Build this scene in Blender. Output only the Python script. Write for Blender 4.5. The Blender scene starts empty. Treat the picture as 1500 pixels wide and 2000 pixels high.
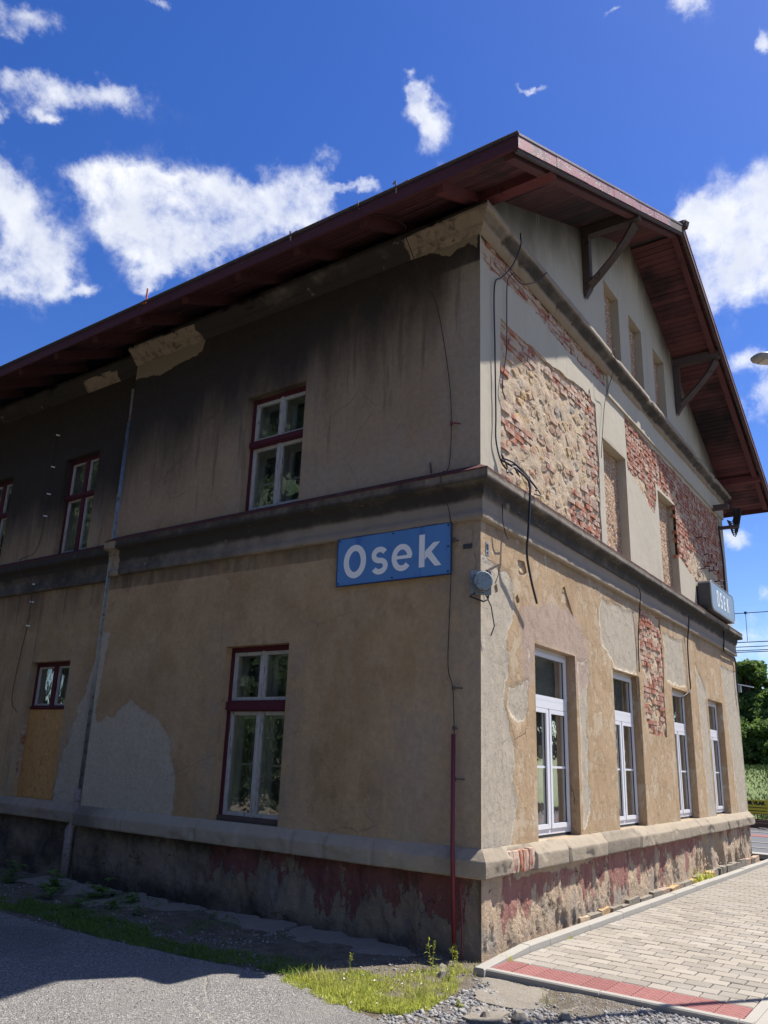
import bpy, math, random
import numpy as np
from mathutils import Vector, Matrix
S = bpy.context.scene
random.seed(7)
RNG = np.random.default_rng(11)

# ---------------------------------------------------------------- camera
cam_d = bpy.data.cameras.new('camera'); cam = bpy.data.objects.new('camera', cam_d); S.collection.objects.link(cam)
S.camera = cam
YAW, PIT, ROL, FPX, PPX, PPY = 0.93736, 0.28088, 0.038907, 1545.36, 719.35, 1033.08
_d = Vector((math.sin(YAW)*math.cos(PIT), math.cos(YAW)*math.cos(PIT), math.sin(PIT)))
_r = Vector((math.cos(YAW), -math.sin(YAW), 0)); _u = _r.cross(_d)
_r2 = _r*math.cos(ROL)+_u*math.sin(ROL); _u2 = -_r*math.sin(ROL)+_u*math.cos(ROL)
cam.matrix_world = Matrix(((_r2.x, _u2.x, -_d.x, -7.08), (_r2.y, _u2.y, -_d.y, -3.7454), (_r2.z, _u2.z, -_d.z, 1.72), (0, 0, 0, 1)))
cam_d.sensor_fit = 'VERTICAL'; cam_d.sensor_height = 24.0; cam_d.lens = 24.0*FPX/2000.0
cam_d.shift_x = (750-PPX)/2000.0; cam_d.shift_y = (PPY-1000)/2000.0
cam_d.clip_start = 0.05; cam_d.clip_end = 3000

# ---------------------------------------------------------------- world, sun, exposure
SUNV = Vector((1.41, -1.0, 2.9)).normalized()
SUN_EL = math.asin(SUNV.z); SUN_ROT = math.atan2(SUNV.x, SUNV.y)
S.view_settings.view_transform = 'Standard'; S.view_settings.look = 'None'
S.view_settings.exposure = 0.90; S.view_settings.gamma = 1.0
SKY_STRENGTH = 0.112
CLOUDS = [[0.3559,0.7591,0.5451,19.8829,-14.7603,6.6585,-8.5554,-9.2479,17.5484],[0.3357,0.7444,0.5772,30.2373,-22.7093,10.8376,-16.1397,-18.0079,31.7457],[0.3927,0.7576,0.5214,23.2996,-17.6407,7.1285,-11.7272,-11.8167,25.0449],[0.374,0.7813,0.4997,14.8682,-10.7034,4.6089,-13.8811,-14.1637,31.5354],[0.4385,0.7476,0.4988,40.7524,-32.0327,11.1833,-48.5607,-44.7909,108.819],[0.4006,0.6952,0.5969,40.2987,-34.5928,12.4021,-22.2182,-22.3045,40.0522],[0.4484,0.6746,0.5864,16.9744,-15.8698,4.4256,-16.0726,-14.9646,28.652],[0.4915,0.6291,0.6023,10.174,-10.7793,2.1264,-12.2871,-10.6129,20.2803],[0.5304,0.5907,0.6081,11.0565,-12.7036,1.874,-14.5689,-11.6728,23.2204],[0.5016,0.66,0.5593,14.052,-14.0238,3.054,-13.2537,-11.3641,24.4049],[0.53,0.6202,0.5783,13.3102,-14.4913,2.4759,-16.6541,-13.5265,28.9043],[0.4581,0.6851,0.5664,21.292,-19.5052,5.4859,-17.7091,-16.2358,33.0793],[0.5857,0.5366,0.6075,25.8321,-32.6088,3.0782,-30.1568,-21.6129,47.3448],[0.5002,0.6849,0.5299,27.4565,-25.6534,6.2978,-29.2303,-24.9628,58.912],[0.5629,0.5239,0.6393,21.8483,-27.6866,2.6677,-18.0366,-13.1722,25.8941],[0.5651,0.551,0.6141,17.6194,-21.6365,2.3849,-22.9601,-17.0804,35.6364],[0.3166,0.6869,0.6542,24.4431,-20.6549,9.0945,-22.7277,-26.158,37.6999],[0.362,0.6497,0.6684,15.9827,-14.9408,5.1188,-33.1549,-34.9294,51.1609],[0.2818,0.6568,0.6994,19.7929,-17.54,7.7825,-33.1617,-40.0548,50.2577],[0.281,0.6738,0.6834,50.6528,-42.7701,20.6058,-40.5387,-49.2892,64.5283],[0.5947,0.3943,0.7006,37.1243,-56.6958,-0.3196,-35.8366,-21.6949,41.9185],[0.6215,0.395,0.6765,29.1121,-45.7643,-0.7657,-18.7535,-11.0737,22.9548],[0.6033,0.3908,0.6952,47.7642,-73.68,-0.7481,-30.1945,-18.0354,35.6252],[0.8088,0.1278,0.574,5.7098,-19.7132,-4.5281,-14.5907,-4.8754,20.7761],[0.8383,0.122,0.5313,4.5941,-18.0931,-4.0355,-15.8667,-5.3765,25.3278],[0.7946,0.1661,0.584,15.1128,-44.3762,-8.7991,-40.694,-14.8068,58.7206],[0.8088,0.0967,0.5801,6.5786,-24.0778,-6.0192,-16.246,-5.0536,22.6282],[0.6691,0.1227,0.733,15.8861,-37.3371,-8.9332,-57.9777,-19.0886,55.4324],[0.8858,0.1337,0.4444,7.0101,-31.3405,-5.6658,-42.3242,-16.0135,88.0514],[0.9089,0.1293,0.3964,8.4358,-42.2143,-6.8404,-11.5573,-4.5471,26.7235],[0.9758,0.1675,0.1404,2.1673,-15.2105,-0.482,-4.766,-3.9967,34.3434],[0.9484,0.1725,0.2659,11.4232,-57.937,-5.0389,-17.8963,-9.494,68.1019],[0.9684,0.1502,0.199,12.402,-77.0981,-4.6668,-10.9917,-7.1845,56.4052],[0.6469,0.2771,0.7105,36.092,-67.2623,-7.3327,-148.0416,-70.5552,161.595],[0.3744,0.569,0.7322,46.733,-48.9679,13.4698,-79.5218,-77.9228,100.5396],[0.7117,0.0656,0.6994,59.2414,-162.5943,-45.7348,-96.818,-26.7969,100.3087],[0.3047,0.7163,0.6278,109.8688,-85.2708,43.1803,-40.3344,-47.3878,72.8514],[0.4987,0.6985,0.5133,41.9273,-37.8459,9.7912,-50.0504,-42.6071,105.6236],[0.6143,0.4754,0.6298,21.5325,-30.4413,1.1821,-80.7314,-52.882,117.8808],[0.4504,0.6484,0.6138,13.8021,-13.6272,3.4517,-39.9876,-36.7022,67.3],[0.5892,0.5101,0.6266,25.3768,-33.3701,2.5025,-78.9038,-54.9775,118.1532],[0.576,0.3908,0.718,49.4349,-74.2797,0.0764,-90.3522,-55.4612,101.9779],[0.6451,0.1973,0.7381,30.3826,-62.1048,-10.629,-153.0595,-61.7946,149.622],[0.3366,0.6949,0.6355,48.6301,-40.3404,17.5714,-75.3548,-83.6194,130.5662]]
def build_world():
    w = bpy.data.worlds.new('World'); S.world = w; w.use_nodes = True
    nt = w.node_tree; N = nt.nodes; L = nt.links; N.clear()
    out = N.new('ShaderNodeOutputWorld'); bg = N.new('ShaderNodeBackground'); bg.inputs['Strength'].default_value = SKY_STRENGTH
    L.new(bg.outputs[0], out.inputs[0])
    sky = N.new('ShaderNodeTexSky'); sky.sky_type = 'NISHITA'; sky.sun_disc = False
    sky.sun_elevation = SUN_EL; sky.sun_rotation = SUN_ROT; sky.altitude = 300; sky.air_density = 1.0; sky.dust_density = 0.35; sky.ozone_density = 2.2
    hs = N.new('ShaderNodeHueSaturation'); hs.inputs['Saturation'].default_value = 1.34; hs.inputs['Value'].default_value = .80; hs.inputs['Hue'].default_value = 0.519
    L.new(sky.outputs[0], hs.inputs['Color'])
    tc = N.new('ShaderNodeTexCoord')
    nrm = N.new('ShaderNodeVectorMath'); nrm.operation = 'NORMALIZE'; L.new(tc.outputs['Generated'], nrm.inputs[0])
    def vm(op, a, b=None):
        n = N.new('ShaderNodeVectorMath'); n.operation = op
        for k, v in enumerate((a, b)):
            if v is None: continue
            if isinstance(v, (tuple, list)): n.inputs[k].default_value = v
            else: L.new(v, n.inputs[k])
        return n
    def m(op, a, b=None, c=None, clamp=False):
        n = N.new('ShaderNodeMath'); n.operation = op; n.use_clamp = clamp
        for k, v in enumerate((a, b, c)):
            if v is None: continue
            if isinstance(v, (int, float)): n.inputs[k].default_value = v
            else: L.new(v, n.inputs[k])
        return n.outputs[0]
    def noise(scale, detail, vec, rough=0.55, dist=0.0):
        n = N.new('ShaderNodeTexNoise'); n.inputs['Scale'].default_value = scale; n.inputs['Detail'].default_value = detail
        n.inputs['Roughness'].default_value = rough; n.inputs['Distortion'].default_value = dist; L.new(vec, n.inputs['Vector']); return n
    D0 = nrm.outputs[0]
    wn = noise(7.0, 7, D0, 0.62)
    wsub = vm('SUBTRACT', wn.outputs['Color'], (0.5, 0.5, 0.5)); wsc = vm('SCALE', wsub.outputs[0]); wsc.inputs['Scale'].default_value = 0.11
    D = vm('ADD', D0, wsc.outputs[0]).outputs[0]
    acc = None
    for cx, cy, cz, ax, ay, az, bx_, by_, bz in CLOUDS:
        c = (cx, cy, cz)
        ka = ax*cx+ay*cy+az*cz; kb = bx_*cx+by_*cy+bz*cz
        u = m('SUBTRACT', vm('DOT_PRODUCT', D, (ax, ay, az)).outputs['Value'], ka)
        v = m('SUBTRACT', vm('DOT_PRODUCT', D, (bx_, by_, bz)).outputs['Value'], kb)
        r2 = m('ADD', m('MULTIPLY', u, u), m('MULTIPLY', v, v))
        g = m('EXPONENT', m('MULTIPLY', r2, -1.0))
        front = m('GREATER_THAN', vm('DOT_PRODUCT', D, c).outputs['Value'], 0.3)
        g = m('MULTIPLY', g, front)
        acc = g if acc is None else m('ADD', acc, g)
    # the rest of the sky carries the same kind of scattered cloud
    gen = noise(2.2, 3, D0, 0.5)
    away = m('SUBTRACT', 0.62, vm('DOT_PRODUCT', D0, tuple(_d)).outputs['Value'], clamp=False)
    away = m('MULTIPLY', away, 6.0, clamp=True)
    gmask = m('MULTIPLY', m('MULTIPLY', m('SUBTRACT', gen.outputs['Fac'], 0.52), 7.0, clamp=True), away)
    acc = m('ADD', acc, gmask)
    n1 = noise(10.0, 14, D0, 0.66, 0.25)
    n2 = noise(34.0, 8, D0, 0.6)
    dens = m('ADD', m('MINIMUM', acc, 1.15), m('MULTIPLY', m('SUBTRACT', n1.outputs['Fac'], 0.5), 2.9))
    dens = m('ADD', dens, m('MULTIPLY', m('SUBTRACT', n2.outputs['Fac'], 0.5), 1.5))
    cov = N.new('ShaderNodeMapRange'); cov.interpolation_type = 'SMOOTHSTEP'; L.new(dens, cov.inputs['Value'])
    cov.inputs['From Min'].default_value = 0.18; cov.inputs['From Max'].default_value = 1.62
    cov2 = m('MULTIPLY', cov.outputs[0], m('MULTIPLY', acc, 3.0, clamp=True))
    # cloud colour: bright rims and sunlit lumps, greyer thick middles
    thick = N.new('ShaderNodeMapRange'); L.new(dens, thick.inputs['Value'])
    thick.inputs['From Min'].default_value = 0.75; thick.inputs['From Max'].default_value = 1.75
    sh = noise(13.0, 6, D0, 0.55)
    shade = m('MULTIPLY', thick.outputs[0], m('MULTIPLY', m('SUBTRACT', sh.outputs['Fac'], 0.36), 4.2, clamp=True), clamp=True)
    mixc = N.new('ShaderNodeMix'); mixc.data_type = 'RGBA'; L.new(shade, mixc.inputs['Factor'])
    mixc.inputs['A'].default_value = (5.2, 5.3, 5.5, 1); mixc.inputs['B'].default_value = (3.3, 3.55, 4.15, 1)
    fin = N.new('ShaderNodeMix'); fin.data_type = 'RGBA'; L.new(cov2, fin.inputs['Factor']); L.new(hs.outputs[0], fin.inputs['A']); L.new(mixc.outputs['Result'], fin.inputs['B'])
    L.new(fin.outputs['Result'], bg.inputs['Color'])
    w.cycles.sampling_method = 'MANUAL'; w.cycles.sample_map_resolution = 512
build_world()
sun_d = bpy.data.lights.new('sun', 'SUN'); sun = bpy.data.objects.new('sun', sun_d); S.collection.objects.link(sun)
sun_d.energy = 4.5; sun_d.angle = math.radians(0.53); sun_d.color = (1.0, 0.955, 0.89)
sun.rotation_euler = SUNV.to_track_quat('Z', 'Y').to_euler()
sun.location = (10, -10, 30)

# ---------------------------------------------------------------- object helpers
COL = S.collection
def tag(o, label=None, cat=None, group=None, kind=None):
    if label: o['label'] = label
    if cat: o['category'] = cat
    if group: o['group'] = group
    if kind: o['kind'] = kind
    return o
def empty(name, loc=(0, 0, 0), label=None, cat=None, group=None):
    o = bpy.data.objects.new(name, None); COL.objects.link(o); o.location = loc; o.empty_display_size = 0.2
    return tag(o, label, cat, group)
def setparent(o, p):
    if p is not None:
        o.parent = p
        # every part is authored in world space; only the thing's Empty has a location
        if p.type == 'EMPTY': o.matrix_parent_inverse = Matrix.Translation(-p.location)
def link_mesh(name, me, mat, parent=None, smooth=False):
    o = bpy.data.objects.new(name, me); COL.objects.link(o)
    if mat is not None and len(me.materials) == 0: me.materials.append(mat)
    if smooth: me.shade_smooth()
    setparent(o, parent); return o
class MB:
    def __init__(s): s.v = []; s.f = []
    def add(s, vs, fs):
        k = len(s.v); s.v += [tuple(map(float, p)) for p in vs]; s.f += [tuple(i+k for i in f) for f in fs]; return s
    def box(s, a, b, M=None):
        x0, y0, z0 = a; x1, y1, z1 = b
        vs = [(x0,y0,z0),(x1,y0,z0),(x1,y1,z0),(x0,y1,z0),(x0,y0,z1),(x1,y0,z1),(x1,y1,z1),(x0,y1,z1)]
        if M is not None: vs = [M(*p) for p in vs]
        return s.add(vs, [(0,3,2,1),(4,5,6,7),(0,1,5,4),(1,2,6,5),(2,3,7,6),(3,0,4,7)])
    def bar(s, p, q, w, h, up=(0, 0, 1)):
        p = Vector(p); q = Vector(q); d = (q-p).normalized(); up = Vector(up); r = d.cross(up)
        if r.length < 1e-4: r = d.cross(Vector((1, 0, 0)))
        r.normalize(); u = r.cross(d)
        vs = [c + r*sx*w/2 + u*sz*h/2 for c in (p, q) for sx, sz in ((-1,-1),(1,-1),(1,1),(-1,1))]
        return s.add(vs, [(0,1,2,3),(7,6,5,4),(0,4,5,1),(1,5,6,2),(2,6,7,3),(3,7,4,0)])
    def tube(s, pts, r, n=8, cap=True):
        pts = [Vector(p) for p in pts]; k0 = len(s.v); prev = None
        rr = r if isinstance(r, (list, tuple)) else [r]*len(pts)
        for i, p in enumerate(pts):
            d = (pts[min(i+1, len(pts)-1)]-pts[max(i-1, 0)]).normalized()
            if prev is None:
                a = d.cross(Vector((0, 0, 1)))
                if a.length < 1e-3: a = d.cross(Vector((1, 0, 0)))
            else: a = prev - d*prev.dot(d)
            a.normalize(); prev = a; b = d.cross(a)
            for j in range(n):
                t = 2*math.pi*j/n; s.v.append(tuple(p + a*math.cos(t)*rr[i] + b*math.sin(t)*rr[i]))
        for i in range(len(pts)-1):
            for j in range(n):
                a0 = k0+i*n+j; a1 = k0+i*n+(j+1) % n; s.f.append((a0, a1, a1+n, a0+n))
        if cap:
            s.f.append(tuple(k0+j for j in range(n))[::-1]); s.f.append(tuple(k0+(len(pts)-1)*n+j for j in range(n)))
        return s
    def build(s, name, mat, parent=None, smooth=False):
        me = bpy.data.meshes.new(name); me.from_pydata(s.v, [], s.f); me.update()
        return link_mesh(name, me, mat, parent, smooth)
def np_mesh(name, V, F, mat, parent=None, smooth=False, attrs=None):
    """V (n,3), F (m,k) all same k"""
    me = bpy.data.meshes.new(name); n = len(V); m_, k = F.shape
    me.vertices.add(n); me.vertices.foreach_set('co', np.ascontiguousarray(V, dtype=np.float32).ravel())
    me.loops.add(m_*k); me.loops.foreach_set('vertex_index', np.ascontiguousarray(F, dtype=np.int32).ravel())
    me.polygons.add(m_); me.polygons.foreach_set('loop_start', np.arange(0, m_*k, k, dtype=np.int32))
    me.update(calc_edges=True)
    if attrs:
        for a, arr in attrs.items():
            at = me.attributes.new(a, 'FLOAT', 'POINT'); at.data.foreach_set('value', np.ascontiguousarray(arr, dtype=np.float32))
    me.validate()
    return link_mesh(name, me, mat, parent, smooth)
# ---- numpy noise and polygons
def _h(ix, iy, seed):
    a = (ix*374761393 + iy*668265263 + seed*1442695041) & 0xffffffff
    a = ((a ^ (a >> 13))*1274126177) & 0xffffffff
    return ((a ^ (a >> 16)) & 0xffffff)/float(0xffffff)
def vnoise(x, y, seed=0):
    x = np.asarray(x, float); y = np.asarray(y, float); ix = np.floor(x).astype(np.int64); iy = np.floor(y).astype(np.int64); fx = x-ix; fy = y-iy
    fx = fx*fx*(3-2*fx); fy = fy*fy*(3-2*fy)
    a = _h(ix, iy, seed); b = _h(ix+1, iy, seed); c = _h(ix, iy+1, seed); d = _h(ix+1, iy+1, seed)
    return (a*(1-fx)+b*fx)*(1-fy)+(c*(1-fx)+d*fx)*fy
def fbm(x, y, sc=1.0, oct=4, seed=0):
    t = 0; amp = 1; tot = 0
    for k in range(oct):
        t = t + amp*vnoise(np.asarray(x)*sc*2**k + 17.3*k, np.asarray(y)*sc*2**k + 9.1*k, seed+k); tot += amp; amp *= .5
    return t/tot - .5
def sdf(poly, X, Y):
    """positive outside, negative inside"""
    X = np.asarray(X, float); Y = np.asarray(Y, float); d = np.full(X.shape, 1e9); ins = np.zeros(X.shape, bool)
    n = len(poly)
    for i in range(n):
        ax, ay = poly[i]; bx, by = poly[(i+1) % n]; ex, ey = bx-ax, by-ay
        t = np.clip(((X-ax)*ex+(Y-ay)*ey)/max(ex*ex+ey*ey, 1e-9), 0, 1)
        d = np.minimum(d, (X-ax-ex*t)**2+(Y-ay-ey*t)**2)
        c = ((ay > Y) != (by > Y)); c &= (X < (bx-ax)*(Y-ay)/((by-ay) if by != ay else 1e-9)+ax); ins ^= c
    d = np.sqrt(d); return np.where(ins, -d, d)
def smooth01(x, a, b):
    t = np.clip((x-a)/(b-a), 0, 1); return t*t*(3-2*t)
def sheet(name, mat, P, u0, u1, v0, v1, res, holes=(), miss=None, keep=None, disp=None, attrs=None, depth=.035, reveal=.17, parent=None, smooth=True, skirt_edges=True, rim=False):
    """A wall surface cut with real openings. P(u,v,d)->x,y,z arrays with d = depth into the wall."""
    def lines(a, b, special):
        n = max(2, int(round((b-a)/res))+1); L_ = list(np.linspace(a, b, n))
        for s_ in special:
            if a < s_ < b:
                L_ = [q for q in L_ if abs(q-s_) > res*.45 or q in (L_[0], L_[-1])]; L_.append(s_)
        return np.array(sorted(set(L_)))
    us = lines(u0, u1, [h for q in holes for h in q[:2]]); vs = lines(v0, v1, [h for q in holes for h in q[2:]])
    U, V = np.meshgrid(us, vs, indexing='ij'); nu, nv = U.shape
    cu = (U[:-1, :-1]+U[1:, 1:])/2; cv = (V[:-1, :-1]+V[1:, 1:])/2
    inhole = np.zeros(cu.shape, bool)
    for a, b, c, d in holes: inhole |= (cu > a) & (cu < b) & (cv > c) & (cv < d)
    F = np.full(U.shape, 1.0)
    if miss is not None: F = np.minimum(F, miss(U, V))
    K = np.full(U.shape, 1.0)
    if keep is not None: K = keep(U, V); F = np.minimum(F, K)
    av = lambda A: (A[:-1, :-1]+A[1:, :-1]+A[:-1, 1:]+A[1:, 1:])/4
    kept = (av(F) > 0) & ~inhole
    rem = (av(F) <= 0)
    # snap border vertices to the F=0 line
    near = np.zeros(U.shape, bool); far_ = np.zeros(U.shape, bool)
    for du in (0, 1):
        for dv in (0, 1):
            sl = (slice(du, nu-1+du), slice(dv, nv-1+dv)); near[sl] |= kept; far_[sl] |= rem
    b = near & far_
    if b.any():
        gu = np.gradient(F, us, axis=0); gv = np.gradient(F, vs, axis=1); g2 = gu**2+gv**2+1e-6
        du_ = np.clip(-F*gu/g2, -res*.7, res*.7); dv_ = np.clip(-F*gv/g2, -res*.7, res*.7)
        hl = np.zeros(U.shape, bool)
        for a, bb, c, d in holes: hl |= ((np.abs(U-a) < 1e-6) | (np.abs(U-bb) < 1e-6)) & (V >= c-1e-6) & (V <= d+1e-6) | ((np.abs(V-c) < 1e-6) | (np.abs(V-d) < 1e-6)) & (U >= a-1e-6) & (U <= bb+1e-6)
        edge = np.zeros(U.shape, bool); edge[0] = edge[-1] = True; edge[:, 0] = edge[:, -1] = True
        mv = b & ~hl & ~edge
        U = np.where(mv, U+du_, U); V = np.where(mv, V+dv_, V)
    Dp = np.zeros(U.shape) if disp is None else disp(U, V)
    for a, bb, c, d in holes:   # keep the arrises of openings straight
        dist = np.maximum(np.maximum(a-U, U-bb), np.maximum(c-V, V-d)); Dp = Dp*smooth01(np.abs(dist), 0, .03)
    idx = np.arange(nu*nv).reshape(nu, nv)
    q = np.stack([idx[:-1, :-1], idx[1:, :-1], idx[1:, 1:], idx[:-1, 1:]], -1)[kept]
    X, Y, Z = P(U.ravel(), V.ravel(), Dp.ravel()); Vt = np.stack([X+0*U.ravel(), Y+0*U.ravel(), Z+0*U.ravel()], -1)
    A = {k: f(U, V).ravel() for k, f in (attrs or {}).items()}
    faces = [q]; verts = [Vt]; base = nu*nv; ext = {k: [v] for k, v in A.items()}
    # skirts
    pad = np.pad(kept, 1, mode='constant', constant_values=False) if rim else np.pad(kept, 1, mode='edge')
    hp = np.pad(inhole, 1, mode='constant', constant_values=False)
    def skirt(ia, ib, d_end, start):
        nonlocal base
        if len(ia) == 0: return
        for_ = np.concatenate([ia, ib]); Uf = U.ravel()[for_]; Vf = V.ravel()[for_]; n = len(ia)
        st = np.concatenate([start, start]); st = np.where(np.isnan(st), Dp.ravel()[for_], st)
        for d_ in (d_end, st):
            X, Y, Z = P(Uf, Vf, d_+0*Uf); verts.append(np.stack([X+0*Uf, Y+0*Uf, Z+0*Uf], -1))
        faces.append(np.stack([base+2*n+np.arange(n), base+3*n+np.arange(n), base+n+np.arange(n), base+np.arange(n)], -1)); base += 4*n
        for k in ext: vv = A[k][for_]; ext[k] += [vv, vv]
    if skirt_edges:
        C_ = pad[1:-1, 1:-1]; Hc = hp[1:-1, 1:-1]
        for (sl, ia, ib) in (((slice(2, None), slice(1, -1)), idx[1:, :-1], idx[1:, 1:]), ((slice(None, -2), slice(1, -1)), idx[:-1, 1:], idx[:-1, :-1]),
                             ((slice(1, -1), slice(2, None)), idx[1:, 1:], idx[:-1, 1:]), ((slice(1, -1), slice(None, -2)), idx[:-1, :-1], idx[1:, :-1])):
            kb = pad[sl]; hb = hp[sl]
            e = C_ & ~kb & ~hb; skirt(ia[e], ib[e], depth, np.full(int(e.sum()), np.nan))
            e = ~Hc & hb; skirt(ia[e], ib[e], reveal, np.where(C_[e], np.nan, depth))
    V_ = np.concatenate(verts); F_ = np.concatenate(faces)
    used = np.zeros(len(V_), bool); used[F_.ravel()] = True; remap = np.cumsum(used)-1
    return np_mesh(name, V_[used], remap[F_], mat, parent, smooth, {k: np.concatenate(v)[used] for k, v in ext.items()})
# wall maps: u along the wall, v up, d into the wall
LW = lambda u, v, d: (0+d, u, v)              # side wall of the corner block
RW = lambda u, v, d: (u, 0+d, v)              # gable wall
REC = 0.2
MWl = lambda u, v, d: (REC+d, u, v)           # set-back middle wall
def bx(mb, P, u0, u1, v0, v1, d0, d1): return mb.box((u0, v0, d0), (u1, v1, d1), P)

# ---------------------------------------------------------------- materials
class NB:
    def __init__(s, name):
        s.m = bpy.data.materials.new(name); s.m.use_nodes = True; s.nt = s.m.node_tree; s.N = s.nt.nodes; s.L = s.nt.links; s.N.clear()
        g = s.N.new('ShaderNodeNewGeometry'); s.P = g.outputs['Position']; s.G = g
    def put(s, sock, v):
        if v is None: return
        if isinstance(v, (int, float)): sock.default_value = v
        elif isinstance(v, (tuple, list)): sock.default_value = tuple(v)+((1,) if len(v) == 3 and len(sock.default_value) == 4 else ())
        else: s.L.new(v, sock)
    def math(s, op, a, b=None, c=None, clamp=False):
        n = s.N.new('ShaderNodeMath'); n.operation = op; n.use_clamp = clamp
        for k, v in enumerate((a, b, c)): s.put(n.inputs[k], v)
        return n.outputs[0]
    def map(s, vec, scale=(1, 1, 1), loc=(0, 0, 0), rot=(0, 0, 0)):
        n = s.N.new('ShaderNodeMapping'); s.put(n.inputs['Vector'], vec); n.inputs['Scale'].default_value = scale; n.inputs['Location'].default_value = loc; n.inputs['Rotation'].default_value = rot
        return n.outputs[0]
    def noise(s, sc, det=4, vec=None, rough=.55, dist=0, col=False):
        n = s.N.new('ShaderNodeTexNoise'); s.put(n.inputs['Vector'], vec if vec is not None else s.P); n.inputs['Scale'].default_value = sc; n.inputs['Detail'].default_value = det
        n.inputs['Roughness'].default_value = rough; n.inputs['Distortion'].default_value = dist; return n.outputs['Color' if col else 'Fac']
    def voro(s, sc, vec=None, feat='F1', out='Distance', rnd=1.0):
        n = s.N.new('ShaderNodeTexVoronoi'); n.feature = feat; s.put(n.inputs['Vector'], vec if vec is not None else s.P); n.inputs['Scale'].default_value = sc; n.inputs['Randomness'].default_value = rnd
        return n.outputs[out]
    def rng(s, v, a, b, c=0.0, d=1.0, sm=True):
        n = s.N.new('ShaderNodeMapRange'); n.interpolation_type = 'SMOOTHSTEP' if sm else 'LINEAR'; n.clamp = True if not sm else n.clamp
        s.put(n.inputs['Value'], v)
        for k, x in zip(('From Min', 'From Max', 'To Min', 'To Max'), (a, b, c, d)): n.inputs[k].default_value = x
        return n.outputs[0]
    def mix(s, f, a, b, mode='MIX'):
        n = s.N.new('ShaderNodeMix'); n.data_type = 'RGBA'; n.blend_type = mode; n.clamp_factor = True
        s.put(n.inputs['Factor'], f); s.put(n.inputs['A'], a); s.put(n.inputs['B'], b); return n.outputs['Result']
    def attr(s, name):
        n = s.N.new('ShaderNodeAttribute'); n.attribute_name = name; return n.outputs['Fac']
    def xyz(s, vec=None):
        n = s.N.new('ShaderNodeSeparateXYZ'); s.put(n.inputs[0], vec if vec is not None else s.P); return n.outputs
    def rand(s): return s.N.new('ShaderNodeObjectInfo').outputs['Random']
    def ramp(s, f, stops):
        n = s.N.new('ShaderNodeValToRGB'); s.put(n.inputs[0], f); e = n.color_ramp.elements
        while len(e) < len(stops): e.new(.5)
        for k, (p, c) in enumerate(stops): e[k].position = p; e[k].color = tuple(c)+(1,)
        return n.outputs[0]
    def bump(s, h, strength=.5, dist=.01, nrm=None):
        n = s.N.new('ShaderNodeBump'); n.inputs['Strength'].default_value = strength; n.inputs['Distance'].default_value = dist; s.put(n.inputs['Height'], h)
        if nrm is not None: s.L.new(nrm, n.inputs['Normal'])
        return n.outputs[0]
    def edge(s, f, w=.02, amp=.05, sc=6, det=6):
        """crisp ragged mask from a signed-distance attribute (inside negative)"""
        n = s.math('MULTIPLY', s.math('SUBTRACT', s.noise(sc, det, rough=.62), .5), amp*2)
        return s.rng(s.math('ADD', f, n), w, -w)
    def out(s, col, rough=.9, nrm=None, spec=.3, metal=0.0):
        o = s.N.new('ShaderNodeOutputMaterial'); b = s.N.new('ShaderNodeBsdfPrincipled'); s.put(b.inputs['Base Color'], col); s.put(b.inputs['Roughness'], rough)
        b.inputs['Specular IOR Level'].default_value = spec; b.inputs['Metallic'].default_value = metal
        if nrm is not None: s.L.new(nrm, b.inputs['Normal'])
        s.L.new(b.outputs[0], o.inputs[0]); return s.m
def M_plain(name, col, rough=.7, var=.15, sc=8, bump=.2, metal=0, spec=.4, dirt=None, dirt_amt=.5):
    n = NB(name); c = n.mix(n.noise(sc, 6), [x*(1-var) for x in col], [min(1, x*(1+var)) for x in col])
    if dirt is not None: c = n.mix(n.rng(n.noise(sc*2.3, 8, rough=.65), .62-dirt_amt*.25, .68), c, dirt)
    h = n.noise(sc*7, 6)
    return n.out(c, rough, n.bump(h, bump, .004), spec, metal)

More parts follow.
